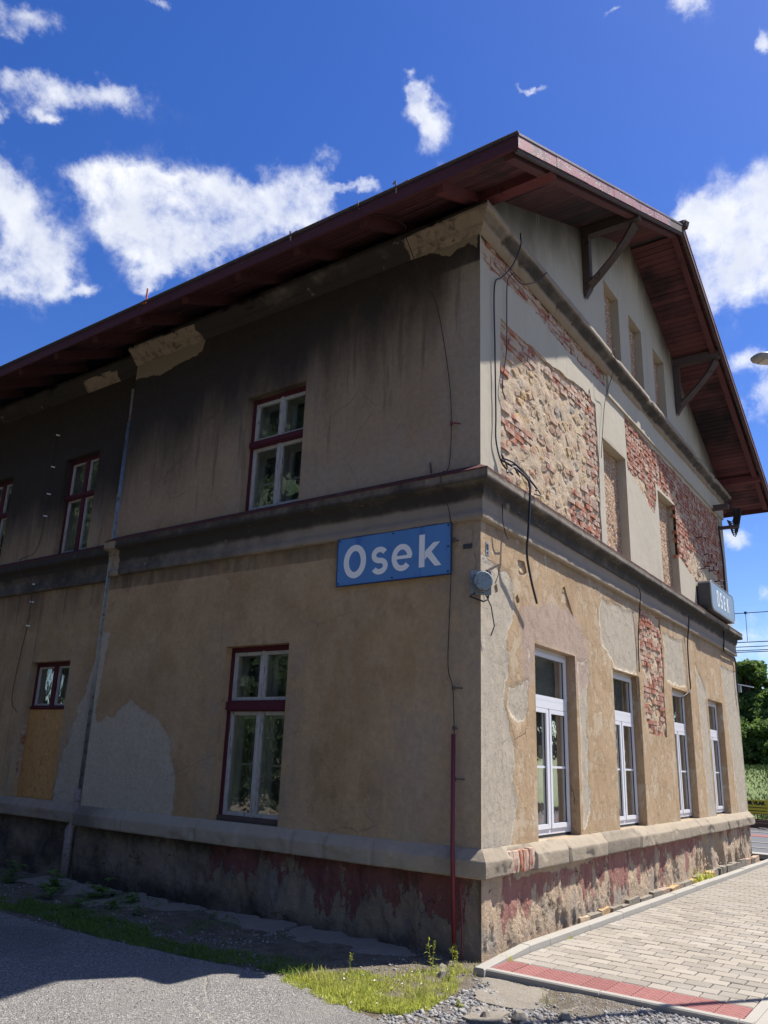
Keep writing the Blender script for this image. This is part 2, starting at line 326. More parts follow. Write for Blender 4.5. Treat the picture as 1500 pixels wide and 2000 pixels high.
def m_plaster_left():
    n = NB('old_plaster_side'); P = n.P; x, y, z = n.xyz()
    c = n.mix(n.rng(n.noise(1.5, 9, rough=.68), .3, .7), (.375, .245, .122), (.51, .355, .200))
    st = n.noise(2.2, 7, n.map(P, (1, 1, .18)), .65)                     # vertical rain streaks
    c = n.mix(n.rng(st, .5, .75, 0, .5), c, (.50, .38, .255))
    c = n.mix(n.rng(n.noise(2.7, 9, n.map(P, (1, 1, .7), (3, 3, 3)), .72), .52, .66, 0, .45), c, (.25, .165, .088))
    c = n.mix(n.rng(n.noise(90, 4, rough=.7), .55, .7, 0, .35), c, (.44, .36, .27))
    low = n.rng(z, 4.3, 4.6)                                             # the upper storey is greyer
    c = n.mix(n.math('MULTIPLY', low, .55), c, (.35, .262, .185))
    g = n.edge(n.attr('grey'), .010, .13, 5, 10)
    c = n.mix(g, c, n.mix(n.noise(3.5, 6), (.42, .365, .275), (.56, .49, .38)))
    pale = n.rng(n.math('ADD', n.attr('pale'), n.math('MULTIPLY', n.math('SUBTRACT', n.noise(3, 9, rough=.72), .5), 1.9)), .25, -.45)
    c = n.mix(n.math('MULTIPLY', pale, .55), c, n.mix(n.noise(6, 8, rough=.7), (.33, .28, .22), (.48, .415, .335)))
    chip = n.rng(n.math('ADD', n.noise(7, 10, rough=.72), n.math('MULTIPLY', n.attr('chips'), .3)), .79, .82)
    c = n.mix(chip, c, (.60, .52, .41))
    chip2 = n.rng(n.noise(11, 10, n.map(P, (1, 1, 1), (3, 7, 1)), .7), .70, .74)
    c = n.mix(n.math('MULTIPLY', chip2, .3), c, (.31, .26, .20))
    soot_shade = n.math('ADD', n.attr('soot_shade'), n.math('MULTIPLY', n.math('SUBTRACT', n.noise(1.5, 10, n.map(P, (1, 1, .22)), .7), .5), 1.1))
    sm = n.rng(soot_shade, .03, .92)
    dr = n.math('MULTIPLY', n.rng(n.noise(6, 6, n.map(P, (1, 1, .07)), .6), .55, .66), n.math('MULTIPLY', n.rng(soot_shade, -.45, .2), n.rng(soot_shade, 1.1, .3))); c = n.mix(n.math('MULTIPLY', dr, .45), c, (.07, .056, .045))
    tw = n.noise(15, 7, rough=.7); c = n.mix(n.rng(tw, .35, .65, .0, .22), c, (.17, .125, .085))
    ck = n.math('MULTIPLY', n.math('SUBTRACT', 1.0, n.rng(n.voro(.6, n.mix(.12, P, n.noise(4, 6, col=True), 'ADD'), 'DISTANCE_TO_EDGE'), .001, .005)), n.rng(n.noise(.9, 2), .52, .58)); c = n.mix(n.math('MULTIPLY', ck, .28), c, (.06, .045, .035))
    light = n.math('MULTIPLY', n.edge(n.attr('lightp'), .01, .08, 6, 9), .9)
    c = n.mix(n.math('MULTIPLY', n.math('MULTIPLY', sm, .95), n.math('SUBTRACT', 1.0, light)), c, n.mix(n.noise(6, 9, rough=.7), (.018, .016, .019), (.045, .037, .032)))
    c = n.mix(light, c, (.30, .25, .18))
    h = n.math('ADD', n.math('MULTIPLY', n.noise(38, 8, rough=.7), .7), n.math('ADD', n.math('MULTIPLY', g, -.9), n.math('MULTIPLY', chip, -.6)))
    h = n.math('ADD', h, n.math('ADD', n.math('MULTIPLY', n.noise(9, 5), .9), n.math('MULTIPLY', tw, 1.2)))
    return n.out(c, .92, n.bump(h, .9, .014), .2)
def m_plaster_low():
    n = NB('ochre_plaster_gable'); P = n.P
    c = n.mix(n.noise(1.6, 7, rough=.6), (.35, .235, .13), (.47, .34, .21))
    st = n.noise(3.0, 14, n.map(P, (1, 1, .8)), .76)
    c = n.mix(n.rng(st, .51, .56, 0, .5), c, n.mix(n.noise(9, 8, rough=.7), (.42, .345, .245), (.56, .48, .36)))
    c = n.mix(n.rng(n.noise(2.3, 14, n.map(P, (1, 1, .6), (5, 2, 9)), .76), .53, .57, 0, .7), c, (.36, .245, .135))
    g = n.edge(n.attr('grey'), .012, .17, 3.4, 12)
    c = n.mix(n.math('MULTIPLY', g, .9), c, n.mix(n.noise(5, 9, rough=.7), (.34, .295, .225), (.50, .44, .345)))
    pk = n.edge(n.attr('pink'), .03, .20, 3.0, 10)
    c = n.mix(n.math('MULTIPLY', pk, .85), c, n.mix(n.noise(5, 6), (.34, .245, .195), (.43, .325, .255)))
    rimf = n.math('MULTIPLY', g, n.math('SUBTRACT', 1.0, n.edge(n.math('ADD', n.attr('grey'), .018), .012, .17, 3.4, 12)))
    c = n.mix(n.math('MULTIPLY', rimf, .8), c, (.62, .55, .42))
    fl = n.rng(n.noise(5, 12, n.map(P, (1, 1, .6)), .74), .60, .62)
    c = n.mix(n.math('MULTIPLY', fl, .8), c, (.60, .54, .42))
    dk = n.rng(n.noise(5, 10, n.map(P, (1, 1, .35), (2, 2, 2)), .7), .60, .74)
    c = n.mix(n.math('MULTIPLY', dk, .55), c, (.17, .13, .09))
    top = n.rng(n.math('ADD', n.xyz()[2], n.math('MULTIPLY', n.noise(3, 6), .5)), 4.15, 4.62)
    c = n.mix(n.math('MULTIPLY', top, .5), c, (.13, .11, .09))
    c = n.mix(n.rng(n.noise(55, 5, rough=.7), .60, .68, 0, .35), c, (.16, .115, .075))
    cr = n.math('SUBTRACT', 1.0, n.rng(n.voro(.9, n.mix(.09, P, n.noise(5, 5, col=True), 'ADD'), 'DISTANCE_TO_EDGE'), .0012, .006))
    cr = n.math('MULTIPLY', cr, n.rng(n.noise(1.3, 2), .62, .68, 0, .7))
    c = n.mix(cr, c, (.05, .04, .03))
    h = n.math('ADD', n.math('MULTIPLY', n.rng(st, .50, .52), -.9), n.math('MULTIPLY', n.noise(40, 8, rough=.7), .6)); h = n.math('ADD', h, n.math('ADD', n.math('MULTIPLY', g, -1.0), n.math('MULTIPLY', fl, -.7)))
    h = n.math('ADD', h, n.math('ADD', n.math('MULTIPLY', n.noise(8, 6), 1.2), n.math('MULTIPLY', cr, -2.5)))
    return n.out(c, .92, n.bump(h, .6, .012), .2)
def m_plaster_up():
    n = NB('pale_plaster_gable'); P = n.P; z = n.xyz()[2]
    c = n.mix(n.noise(1.1, 6), (.40, .35, .265), (.50, .45, .355))
    st = n.noise(3, 7, n.map(P, (1, 1, .15)), .62)
    c = n.mix(n.rng(st, .52, .72, 0, .55), c, (.34, .30, .235))
    c = n.mix(n.rng(n.noise(4, 8, n.map(P, (1, 1, .4), (4, 4, 4)), .66), .58, .7, 0, .5), c, (.56, .51, .42))
    sp = n.rng(n.noise(60, 3), .66, .72); c = n.mix(n.math('MULTIPLY', sp, .35), c, (.2, .17, .13))
    soot_shade = n.math('ADD', n.attr('soot_shade'), n.math('MULTIPLY', n.math('SUBTRACT', n.noise(1.6, 7, n.map(P, (1, 1, .5)), .62), .5), .8))
    c = n.mix(n.rng(soot_shade, .1, 1.1, 0, .88), c, (.045, .042, .040))
    drip = n.math('MULTIPLY', n.rng(n.noise(7, 4, n.map(P, (1, 1, .12), (1, 1, 1)), .5), .6, .68), n.rng(z, 8.2, 9.2))
    c = n.mix(n.math('MULTIPLY', drip, .45), c, (.5, .46, .38))
    h = n.math('ADD', n.math('MULTIPLY', n.noise(45, 8, rough=.68), .5), n.noise(7, 5))
    return n.out(c, .93, n.bump(h, .45, .01), .2)
def m_cornice(name, base, soot_shade_col, amt=1.0):
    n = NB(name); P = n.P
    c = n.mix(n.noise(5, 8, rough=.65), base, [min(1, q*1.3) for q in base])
    s_ = n.math('ADD', n.attr('soot_shade'), n.math('MULTIPLY', n.math('SUBTRACT', n.noise(2.6, 9, rough=.72), .5), .75))
    c = n.mix(n.rng(s_, .1, .6, 0, .95*amt), c, soot_shade_col)
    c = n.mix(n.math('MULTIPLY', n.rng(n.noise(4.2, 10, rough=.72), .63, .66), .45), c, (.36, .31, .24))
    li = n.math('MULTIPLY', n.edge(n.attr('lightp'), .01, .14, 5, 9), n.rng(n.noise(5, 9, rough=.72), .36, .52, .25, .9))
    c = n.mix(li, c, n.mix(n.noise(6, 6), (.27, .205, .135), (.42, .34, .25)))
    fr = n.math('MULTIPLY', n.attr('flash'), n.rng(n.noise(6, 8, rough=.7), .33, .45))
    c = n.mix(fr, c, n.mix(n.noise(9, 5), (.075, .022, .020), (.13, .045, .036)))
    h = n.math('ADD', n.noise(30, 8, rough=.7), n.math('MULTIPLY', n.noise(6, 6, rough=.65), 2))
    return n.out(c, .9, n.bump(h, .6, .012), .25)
def m_plinth(name, red, bare, dark, redrange):
    n = NB(name); P = n.P; z = n.xyz()[2]
    c = n.mix(n.noise(4, 10, rough=.74), bare, [q*1.35 for q in bare])
    c = n.mix(n.rng(n.noise(2.1, 7, n.map(P, (1, 1, 1), (8, 1, 3)), .6), .5, .62, 0, .7), c, (bare[0]*.8, bare[1]*.95, bare[2]*1.15))
    f = n.math('ADD', n.attr('paint'), n.math('MULTIPLY', n.math('SUBTRACT', n.noise(3.3, 10, n.map(P, (1, 1, .42)), .74), .5), 3.6))
    pm = n.rng(f, .08, .15)
    c = n.mix(n.math('MULTIPLY', pm, .92), c, n.mix(n.noise(7, 6), red, [q*1.35 for q in red]))
    c = n.mix(n.math('MULTIPLY', n.rng(n.noise(10, 10, n.map(P, (1, 1, .6)), .74), .60, .63), .6), c, [min(.6, q*1.7) for q in bare])
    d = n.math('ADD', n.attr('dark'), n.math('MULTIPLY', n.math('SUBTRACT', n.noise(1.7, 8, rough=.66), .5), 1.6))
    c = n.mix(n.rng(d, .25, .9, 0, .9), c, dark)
    ck = n.math('MULTIPLY', n.math('SUBTRACT', 1.0, n.rng(n.voro(2.6, n.mix(.16, n.map(P, (1, 1, .55)), n.noise(6, 6, col=True), 'ADD'), 'DISTANCE_TO_EDGE'), .002, .012)), n.rng(n.noise(2, 3), .5, .55)); c = n.mix(n.math('MULTIPLY', ck, .8), c, (.05, .035, .025))
    h = n.math('ADD', n.math('MULTIPLY', n.noise(28, 9, rough=.72), 1.0), n.math('ADD', n.math('MULTIPLY', n.noise(7, 8, rough=.7), 2.2), n.math('MULTIPLY', pm, .5)))
    return n.out(c, .93, n.bump(h, .8, .018), .2)
def m_mortar():
    n = NB('rough_mortar')
    c = n.mix(n.noise(6, 8, rough=.7), (.42, .31, .20), (.60, .49, .36)); c = n.mix(n.rng(n.noise(3, 4), .52, .66, 0, .5), c, (.46, .32, .20))
    c = n.mix(n.rng(n.noise(14, 8, rough=.7), .6, .72, 0, .6), c, (.2, .16, .12))
    return n.out(c, .95, n.bump(n.math('ADD', n.noise(35, 8, rough=.75), n.noise(12, 6)), .9, .02), .15)
def m_stone():
    n = NB('rubble_stone'); r = n.rand()
    c = n.ramp(r, [(0, (.56, .36, .17)), (.18, (.50, .36, .22)), (.36, (.46, .34, .23)), (.5, (.56, .44, .29)), (.66, (.46, .27, .17)), (.8, (.33, .29, .25)), (1, (.60, .44, .21))])
    c = n.mix(n.rng(n.noise(9, 9, rough=.72), .47, .64, 0, .65), c, n.mix(n.noise(20, 4), (.58, .47, .34), (.45, .35, .24)))
    c = n.mix(n.rng(n.noise(17, 8, rough=.7), .62, .72, 0, .6), c, (.16, .12, .085))
    return n.out(c, .93, n.bump(n.math('ADD', n.noise(40, 8, rough=.75), n.math('MULTIPLY', n.noise(11, 7, rough=.65), 2)), .9, .022), .15)
def m_brick():
    n = NB('old_brick'); r = n.rand()
    c = n.ramp(r, [(0, (.40, .16, .095)), (.25, (.32, .125, .085)), (.45, (.40, .21, .14)), (.62, (.26, .125, .10)), (.8, (.42, .26, .20)), (1, (.22, .09, .07))])
    sm = n.math('ADD', n.noise(4.5, 8, rough=.68), n.math('MULTIPLY', n.math('SUBTRACT', r, .5), .16))
    c = n.mix(n.rng(sm, .40, .54, 0, .85), c, n.mix(n.noise(15, 5), (.56, .45, .35), (.42, .31, .235)))
    c = n.mix(n.rng(n.noise(25, 8, rough=.7), .62, .72, 0, .5), c, (.12, .07, .05))
    return n.out(c, .92, n.bump(n.math('ADD', n.noise(50, 8, rough=.7), n.math('MULTIPLY', n.noise(14, 6), 1.5)), .8, .012), .15)
def m_roughcast():
    n = NB('roughcast_infill')
    c = n.mix(n.noise(10, 8, rough=.7), (.25, .13, .075), (.46, .30, .18)); c = n.mix(n.rng(n.noise(30, 6), .52, .60), c, (.60, .50, .38))
    return n.out(c, .9, n.bump(n.noise(40, 6, rough=.7), .8, .015), .2)
def m_board():
    n = NB('painted_soffit_board'); P = n.P; x, y, z = n.xyz()
    g = n.noise(3, 8, n.map(P, (14, .8, 14)), .7)
    r = n.rand()
    c = n.mix(g, (.095, .033, .038), (.19, .075, .075)); c = n.mix(n.math('MULTIPLY', r, .5), c, (.034, .014, .019))
    c = n.mix(n.rng(n.noise(1.0, 7, n.map(P, (1, .7, 1)), .62), .5, .68, 0, .85), c, (.018, .013, .018))
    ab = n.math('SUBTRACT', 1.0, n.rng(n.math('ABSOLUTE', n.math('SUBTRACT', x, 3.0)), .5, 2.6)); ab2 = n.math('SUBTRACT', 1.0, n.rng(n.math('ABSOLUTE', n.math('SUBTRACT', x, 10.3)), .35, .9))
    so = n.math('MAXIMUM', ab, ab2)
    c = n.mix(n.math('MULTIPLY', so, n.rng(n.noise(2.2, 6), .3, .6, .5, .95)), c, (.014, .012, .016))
    return n.out(c, .75, n.bump(g, .5, .004), .3)
def m_beam(name, a, b):
    n = NB(name); g = n.noise(4, 8, n.map(n.P, (6, 3, 6)), .7); c = n.mix(g, a, b); c = n.mix(n.rng(n.noise(6, 9, rough=.7), .58, .66, 0, .7), c, [q*.35+.01 for q in a])
    return n.out(c, .8, n.bump(g, .6, .008), .25)
def m_fascia():
    n = NB('flaking_fascia_sheet'); c = n.mix(n.noise(2.5, 6), (.27, .10, .10), (.34, .145, .14))
    p = n.rng(n.noise(4.2, 10, rough=.66), .53, .54); c = n.mix(p, c, (.165, .105, .085))
    c = n.mix(n.rng(n.noise(9, 7, rough=.7), .64, .70, 0, .7), c, (.45, .28, .26))
    return n.out(c, .55, n.bump(n.math('ADD', n.math('MULTIPLY', p, -1), n.math('MULTIPLY', n.noise(30, 4), .3)), .5, .006), .4)
def m_oldwhite():
    n = NB('peeling_white_paint'); g = n.noise(5, 10, n.map(n.P, (8, 8, 1.6)), .75)
    c = n.mix(n.noise(4, 5), (.38, .365, .33), (.50, .485, .445)); p = n.rng(g, .55, .60); c = n.mix(p, c, n.mix(n.noise(40, 4), (.16, .13, .11), (.30, .26, .22)))
    return n.out(c, .6, n.bump(n.math('MULTIPLY', p, -1), .7, .004), .4)
def m_osb():
    n = NB('strand_board'); P = n.P
    v = n.noise(1, 3, n.map(P, (1, 1, 1)))
    a = n.voro(1.0, n.map(P, (40, 26, 60), rot=(0.5, 0, 0)), out='Color'); b = n.noise(34, 5, n.map(P, (1, 2.2, .8), rot=(.9, 0, 0)), .7)
    c = n.mix(b, (.36, .165, .045), (.66, .36, .115)); c = n.mix(.3, c, n.mix(n.xyz(a)[0], (.45, .24, .08), (.55, .34, .14)))
    c = n.mix(n.rng(n.noise(13, 8, n.map(P, (1, 1, .7), (4, 4, 4)), .75), .52, .62, 0, .6), c, (.22, .10, .035)); c = n.mix(n.rng(n.noise(16, 8, n.map(P, (1, 1, .8), (1, 9, 4)), .75), .56, .64, 0, .5), c, (.80, .50, .22))
    return n.out(c, .7, n.bump(b, .4, .004), .35)
def m_glass(name='window_glass', tint=(.93, .95, .95), wavy=0.02, rough=0.02):
    n = NB(name); o = n.N.new('ShaderNodeOutputMaterial'); t = n.N.new('ShaderNodeBsdfTransparent'); t.inputs[0].default_value = (*tint, 1)
    g = n.N.new('ShaderNodeBsdfGlossy'); g.inputs['Roughness'].default_value = rough; g.inputs[0].default_value = (1, 1, 1, 1)
    f = n.N.new('ShaderNodeFresnel'); f.inputs[0].default_value = 1.52
    bm = n.bump(n.noise(3.0, 3), .15, wavy); n.L.new(bm, g.inputs['Normal'])
    fm = n.math('MULTIPLY', f.outputs[0], .45, clamp=True)
    d = n.N.new('ShaderNodeBsdfDiffuse'); d.inputs[0].default_value = (.25, .24, .22, 1)
    mx0 = n.N.new('ShaderNodeMixShader'); n.put(mx0.inputs[0], n.rng(n.noise(2, 6, n.map(n.P, (1, 1, .5)), .7), .35, .8, .01, .05)); n.L.new(t.outputs[0], mx0.inputs[1]); n.L.new(d.outputs[0], mx0.inputs[2])
    mx = n.N.new('ShaderNodeMixShader'); n.L.new(fm, mx.inputs[0]); n.L.new(mx0.outputs[0], mx.inputs[1]); n.L.new(g.outputs[0], mx.inputs[2]); n.L.new(mx.outputs[0], o.inputs[0])
    return n.m
def m_paver():
    n = NB('concrete_paver'); r = n.rand(); c = n.ramp(r, [(0, (.225, .20, .163)), (.6, (.30, .265, .215)), (.9, (.32, .285, .23)), (1, (.35, .315, .262))]); c = n.mix(n.rng(n.noise(1.1, 5), .45, .7, 0, .5), c, (.33, .30, .258))
    c = n.mix(n.rng(n.noise(120, 3), .62, .7, 0, .5), c, (.22, .20, .18)); c = n.mix(n.rng(n.noise(2.6, 8, n.map(n.P, (1, 1, 1), (5, 5, 5)), .7), .60, .70, 0, .5), c, (.22, .185, .13))
    return n.out(c, .88, n.bump(n.noise(90, 5), .4, .004), .3)
def m_redtile():
    n = NB('red_tactile_tile'); c = n.mix(n.rand(), (.235, .095, .085), (.30, .13, .115)); c = n.mix(n.rng(n.noise(70, 5, rough=.7), .58, .68, 0, .6), c, (.38, .20, .18))
    return n.out(c, .85, n.bump(n.noise(80, 4), .4, .004), .3)
def m_curb():
    n = NB('kerb_concrete'); c = n.mix(n.noise(3, 7, rough=.65), (.30, .28, .24), (.39, .365, .315)); c = n.mix(n.rng(n.noise(90, 3), .62, .7, 0, .5), c, (.24, .22, .19))
    c = n.mix(n.rng(n.noise(5, 8, n.map(n.P, (1, 1, 1), (2, 5, 5)), .7), .62, .74, 0, .5), c, (.20, .175, .13)); return n.out(c, .9, n.bump(n.noise(60, 6, rough=.7), .5, .006), .25)
def m_asphalt():
    n = NB('worn_asphalt'); v = n.voro(110, out='Color'); c = n.mix(n.xyz(v)[0], (.10, .095, .088), (.27, .255, .235)); c = n.mix(n.rng(n.xyz(v)[1], .86, .95), c, (.46, .43, .385))
    c = n.mix(n.rng(n.noise(1.1, 6, rough=.65), .45, .65, 0, .55), c, (.22, .205, .18)); c = n.mix(n.rng(n.noise(.5, 5, n.map(n.P, (1, 1, 1), (5, 5, 5))), .54, .64, 0, .35), c, (.10, .095, .09))
    c = n.mix(n.rng(n.noise(2.3, 8, rough=.7), .60, .68, 0, .6), c, (.31, .275, .22))
    cr = n.math('MULTIPLY', n.math('SUBTRACT', 1.0, n.rng(n.voro(.55, n.mix(.25, n.P, n.noise(2.5, 6, col=True), 'ADD'), 'DISTANCE_TO_EDGE'), .002, .010)), n.rng(n.noise(.6, 2), .5, .56)); c = n.mix(n.math('MULTIPLY', cr, .35), c, (.33, .30, .24))
    h = n.math('ADD', n.voro(110), n.math('MULTIPLY', n.noise(6, 5), .8)); h = n.math('ADD', h, n.math('MULTIPLY', cr, -1)); return n.out(c, .92, n.bump(h, .9, .010), .3)
def m_ground():
    n = NB('gravelly_soil'); v = n.voro(70, out='Color'); c = n.mix(n.noise(3, 8, rough=.7), (.105, .085, .062), (.20, .172, .132)); c = n.mix(n.rng(n.xyz(v)[0], .80, .86, 0, .6), c, (.24, .22, .19)); c = n.mix(n.rng(n.noise(6, 9, rough=.75), .45, .6, 0, .7), c, (.085, .065, .045))
    return n.out(c, .95, n.bump(n.math('ADD', n.voro(70), n.noise(20, 6)), .9, .012), .2)
def m_concrete():
    n = NB('broken_concrete'); c = n.mix(n.noise(4, 9, rough=.7), (.19, .165, .128), (.33, .295, .24)); c = n.mix(n.rng(n.noise(9, 8, n.map(n.P, (1, 1, 1), (1, 7, 1)), .7), .55, .66, 0, .6), c, (.20, .165, .12))
    return n.out(c, .93, n.bump(n.math('ADD', n.noise(30, 9, rough=.75), n.noise(8, 6)), .9, .02), .2)
def m_gravel():
    n = NB('gravel_stone'); v = n.voro(23, out='Color'); c = n.ramp(n.xyz(v)[0], [(0, (.13, .13, .14)), (.3, (.23, .22, .21)), (.55, (.32, .30, .27)), (.8, (.18, .18, .185)), (1, (.38, .355, .31))])
    return n.out(c, .9, n.bump(n.noise(60, 5), .5, .005), .3)
def m_leaf(name, a, b, trans=.25, sc=3.0):
    n = NB(name); c = n.mix(n.noise(sc, 4), a, b); c = n.mix(n.rng(n.noise(sc*9, 3), .5, .7, 0, .6), c, [min(1, q*1.5) for q in b])
    o = n.N.new('ShaderNodeOutputMaterial'); p = n.N.new('ShaderNodeBsdfPrincipled'); n.put(p.inputs['Base Color'], c); p.inputs['Roughness'].default_value = .6; p.inputs['Specular IOR Level'].default_value = .3
    t = n.N.new('ShaderNodeBsdfTranslucent'); n.put(t.inputs[0], c); mx = n.N.new('ShaderNodeMixShader'); mx.inputs[0].default_value = trans
    n.L.new(p.outputs[0], mx.inputs[1]); n.L.new(t.outputs[0], mx.inputs[2]); n.L.new(mx.outputs[0], o.inputs[0]); return n.m
M = dict(
 side=m_plaster_left(), low=m_plaster_low(), up=m_plaster_up(), mortar=m_mortar(), stone=m_stone(), brick=m_brick(), roughcast=m_roughcast(),
 cornice=m_cornice('sooty_cornice', (.25, .205, .155), (.035, .032, .030)), ledge=m_cornice('weathered_ledge', (.27, .225, .165), (.07, .062, .052), .8), ledge_l=m_cornice('weathered_ledge_shade_lifted', (.33, .275, .205), (.10, .086, .072), .8),  # side ledge is a copy with its colour lifted to offset the shade
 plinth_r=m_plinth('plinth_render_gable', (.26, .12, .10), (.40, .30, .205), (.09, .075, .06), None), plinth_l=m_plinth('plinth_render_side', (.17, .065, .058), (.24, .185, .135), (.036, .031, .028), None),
 board=m_board(), red_beam=m_beam('red_painted_beam', (.105, .030, .034), (.17, .055, .055)), dark_beam=m_beam('sooty_beam', (.060, .044, .042), (.13, .098, .084)), mid_beam=m_beam('maroon_beam', (.085, .030, .034), (.13, .055, .056)),
 fascia=m_fascia(), eave=m_beam('maroon_eave_board', (.075, .023, .029), (.11, .04, .046)), roof=M_plain('dark_roof_sheet', (.06, .05, .05), .6),
 oldwhite=m_oldwhite(), maroon=m_beam('maroon_window_paint', (.065, .012, .020), (.10, .022, .032)), pvc=M_plain('white_plastic', (.68, .68, .70), .35, .03, 4, .02), gasket=M_plain('black_gasket', (.02, .02, .02), .6),
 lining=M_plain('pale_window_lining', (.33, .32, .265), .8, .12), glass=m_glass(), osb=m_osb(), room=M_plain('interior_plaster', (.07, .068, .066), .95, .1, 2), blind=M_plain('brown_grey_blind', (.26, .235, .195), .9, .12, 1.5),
 paver=m_paver(), redtile=m_redtile(), curb=m_curb(), asphalt=m_asphalt(), ground=m_ground(), concrete=m_concrete(), gravel=m_gravel(), joint=M_plain('joint_sand', (.07, .062, .05), .95, .3, 30),
 pipe=M_plain('galvanised_pipe', (.27, .31, .33), .45, .25, 5, .1, .5, .5, (.10, .09, .08)), cast=M_plain('painted_cast_pipe', (.27, .22, .205), .7, .2, 9, .2, 0, .4, (.12, .08, .06)),
 cable=M_plain('black_cable', (.018, .017, .022), .5, .1), wire=M_plain('rusty_wire', (.055, .035, .03), .7), redpipe=M_plain('maroon_conduit', (.16, .022, .035), .5, .2, 12, .2),
 signblue=None, white=M_plain('sign_white', (.88, .88, .86), .5, .04), greybox=M_plain('grey_lamp_box', (.20, .245, .275), .5, .15, 14, .1, 0, .5, (.09, .09, .09)), darkbox=M_plain('dark_sign_casing', (.055, .058, .062), .5, .2, 6),
 face=M_plain('grey_lightbox_face', (.235, .29, .31), .35, .1, 3), lampgrey=M_plain('lamp_housing', (.30, .30, .29), .45), lens=M_plain('lamp_lens', (.48, .46, .42), .25), yellow=M_plain('yellow_sign', (.62, .50, .04), .5, .06), black=M_plain('black_lettering', (.02, .02, .02), .6),
 steel=M_plain('rusty_rail', (.12, .075, .055), .6, .3, 9, .2, .4), orange=M_plain('orange_rod', (.55, .12, .05), .6), bark=M_plain('tree_bark', (.10, .075, .055), .9, .3, 12, .8),
 grass=m_leaf('grass_blades', (.27, .33, .05), (.58, .58, .14), .6, 2.2), grass2=m_leaf('shade_tinted_grass_blades', (.09, .16, .03), (.17, .25, .05), .4, 2.2), litter=m_leaf('dead_litter', (.07, .05, .03), (.13, .10, .06), .1), dry=m_leaf('dry_grass', (.36, .31, .14), (.48, .43, .22), .3), weed=m_leaf('weed_leaf', (.07, .15, .03), (.13, .22, .05), .3, 6),  # second grass is a darker copy with wall-side shade put into its colour
 crown=m_leaf('tree_leaves', (.075, .14, .03), (.17, .25, .06), .5, .35), crown_shade=m_leaf('shade_tinted_tree_leaves', (.016, .032, .009), (.03, .055, .016), .1, .35), bank=m_leaf('embankment_grass', (.085, .13, .03), (.16, .20, .055), .0, .8), trackdark=M_plain('dark_ballast', (.09, .08, .072), .95, .4, 20, .6), plat=M_plain('platform_asphalt', (.12, .12, .12), .9, .2, 10))  # yard leaves darkened in colour to stand for the shade on them
def m_signblue():
    n = NB('blue_enamel'); c = n.mix(n.noise(2.5, 6, n.map(n.P, (1, 1, .35))), (.085, .215, .47), (.12, .28, .56)); c = n.mix(n.rng(n.noise(3.3, 7, n.map(n.P, (1, 1.4, .5), (3, 1, 1)), .6), .56, .66, 0, .7), c, (.05, .13, .44))
    c = n.mix(n.rng(n.noise(26, 6), .68, .72, 0, .7), c, (.03, .03, .05)); return n.out(c, .35, n.bump(n.noise(8, 3), .1, .003), .5)
M['signblue'] = m_signblue()

# ================================================================ THE STATION BUILDING
W_ = 11.83; EAVE = 1.0; VERGE = .967; ZE = 7.80; SL = .481; ALF = math.atan(SL); XR = W_/2
REC_Y = 6.2; LEN = 15.5
zroof = lambda x: ZE + SL*(np.minimum(x, W_-x)+EAVE)
B = empty('station_building', (0, 0, 0), 'old two-storey railway station building with peeling brown plaster, brick patches and a maroon gable roof', 'building')
hA = (2.555, 3.62, .93, 2.997); hB = (2.555, 3.60, 4.75, 6.435)
hC = (7.2, 8.26, .93, 2.99); hD = (7.2, 8.15, 4.75, 6.47); hE = (9.78, 10.72, 4.75, 6.47)
hF = [(1.288, 2.494, .93, 3.035), (3.866, 5.029, .93, 3.035), (6.733, 7.90, .93, 3.035), (9.118, 10.282, .93, 3.035)]
hG = [(3.90, 4.95, 4.72, 6.497), (6.675, 7.766, 4.72, 6.497)]
hH = [(4.31, 5.03, 8.0, 9.458), (5.555, 6.275, 8.0, 9.458), (6.98, 7.70, 8.0, 9.458)]
edge0 = lambda U, a=0.0: smooth01(np.abs(U-a), 0, .05)
# ---- side wall of the corner block (in shade)
grey1 = [(6.3, .8), (6.22, 1.4), (6.2, 2.05), (5.75, 2.12), (5.6, 2.22), (5.34, 2.36), (5.1, 2.22), (4.72, 2.06), (4.5, 1.82), (4.40, 1.55), (4.30, 1.3), (4.33, .8)]
light1 = [(6.3, 7.95), (4.60, 7.95), (4.66, 7.5), (4.75, 7.44), (5.2, 7.40), (5.6, 7.33), (5.95, 7.40), (6.3, 7.40)]
side_at = dict(
 grey=lambda U, V: np.minimum(sdf(grey1, U, V), sdf([(6.3, .8), (6.3, 3.4), (6.05, 3.3), (6.12, 2.2), (5.9, .8)], U, V)),
 pale=lambda U, V: np.minimum(np.minimum(np.abs(U-.1)-.42, np.where(V > 4.7, np.maximum(V-5.35, U-3.0)*.8, np.maximum(np.abs(U-.7)-.5, V-2.3)*.9)), np.maximum(np.abs(np.abs(U-3.08)-.66)-.10, np.where(V > 4.6, V-6.6, V-3.1))),
 chips=lambda U, V: smooth01(-np.abs(U-.85), -.8, 0)*smooth01(-V, -6.4, -2)*.30 + smooth01(-V, -1.3, -.9)*.2,
 soot_shade=lambda U, V: np.clip(np.where(V > 4.6, (V-5.95+.17*U)/1.75, np.where(V > 3.95, (V-3.75)*.6+.08*np.clip(U, 0, 4), -.5+.02*V))-.5*smooth01(-U, -.7, 0)*(V < 7.3), -1, 1.3),  # sooty darkening with the shade under the eaves painted in
 lightp=lambda U, V: np.minimum(sdf(light1, U, V), sdf([(.95, 7.70), (.62, 7.62), (.42, 7.50), (.30, 7.58), (.16, 7.60), (.05, 7.50), (.03, 7.75)], U, V)))
wave = lambda U, V, s=0: .012*fbm(U, V, .9, 3, s)+.004*fbm(U, V, 7, 3, s+5)
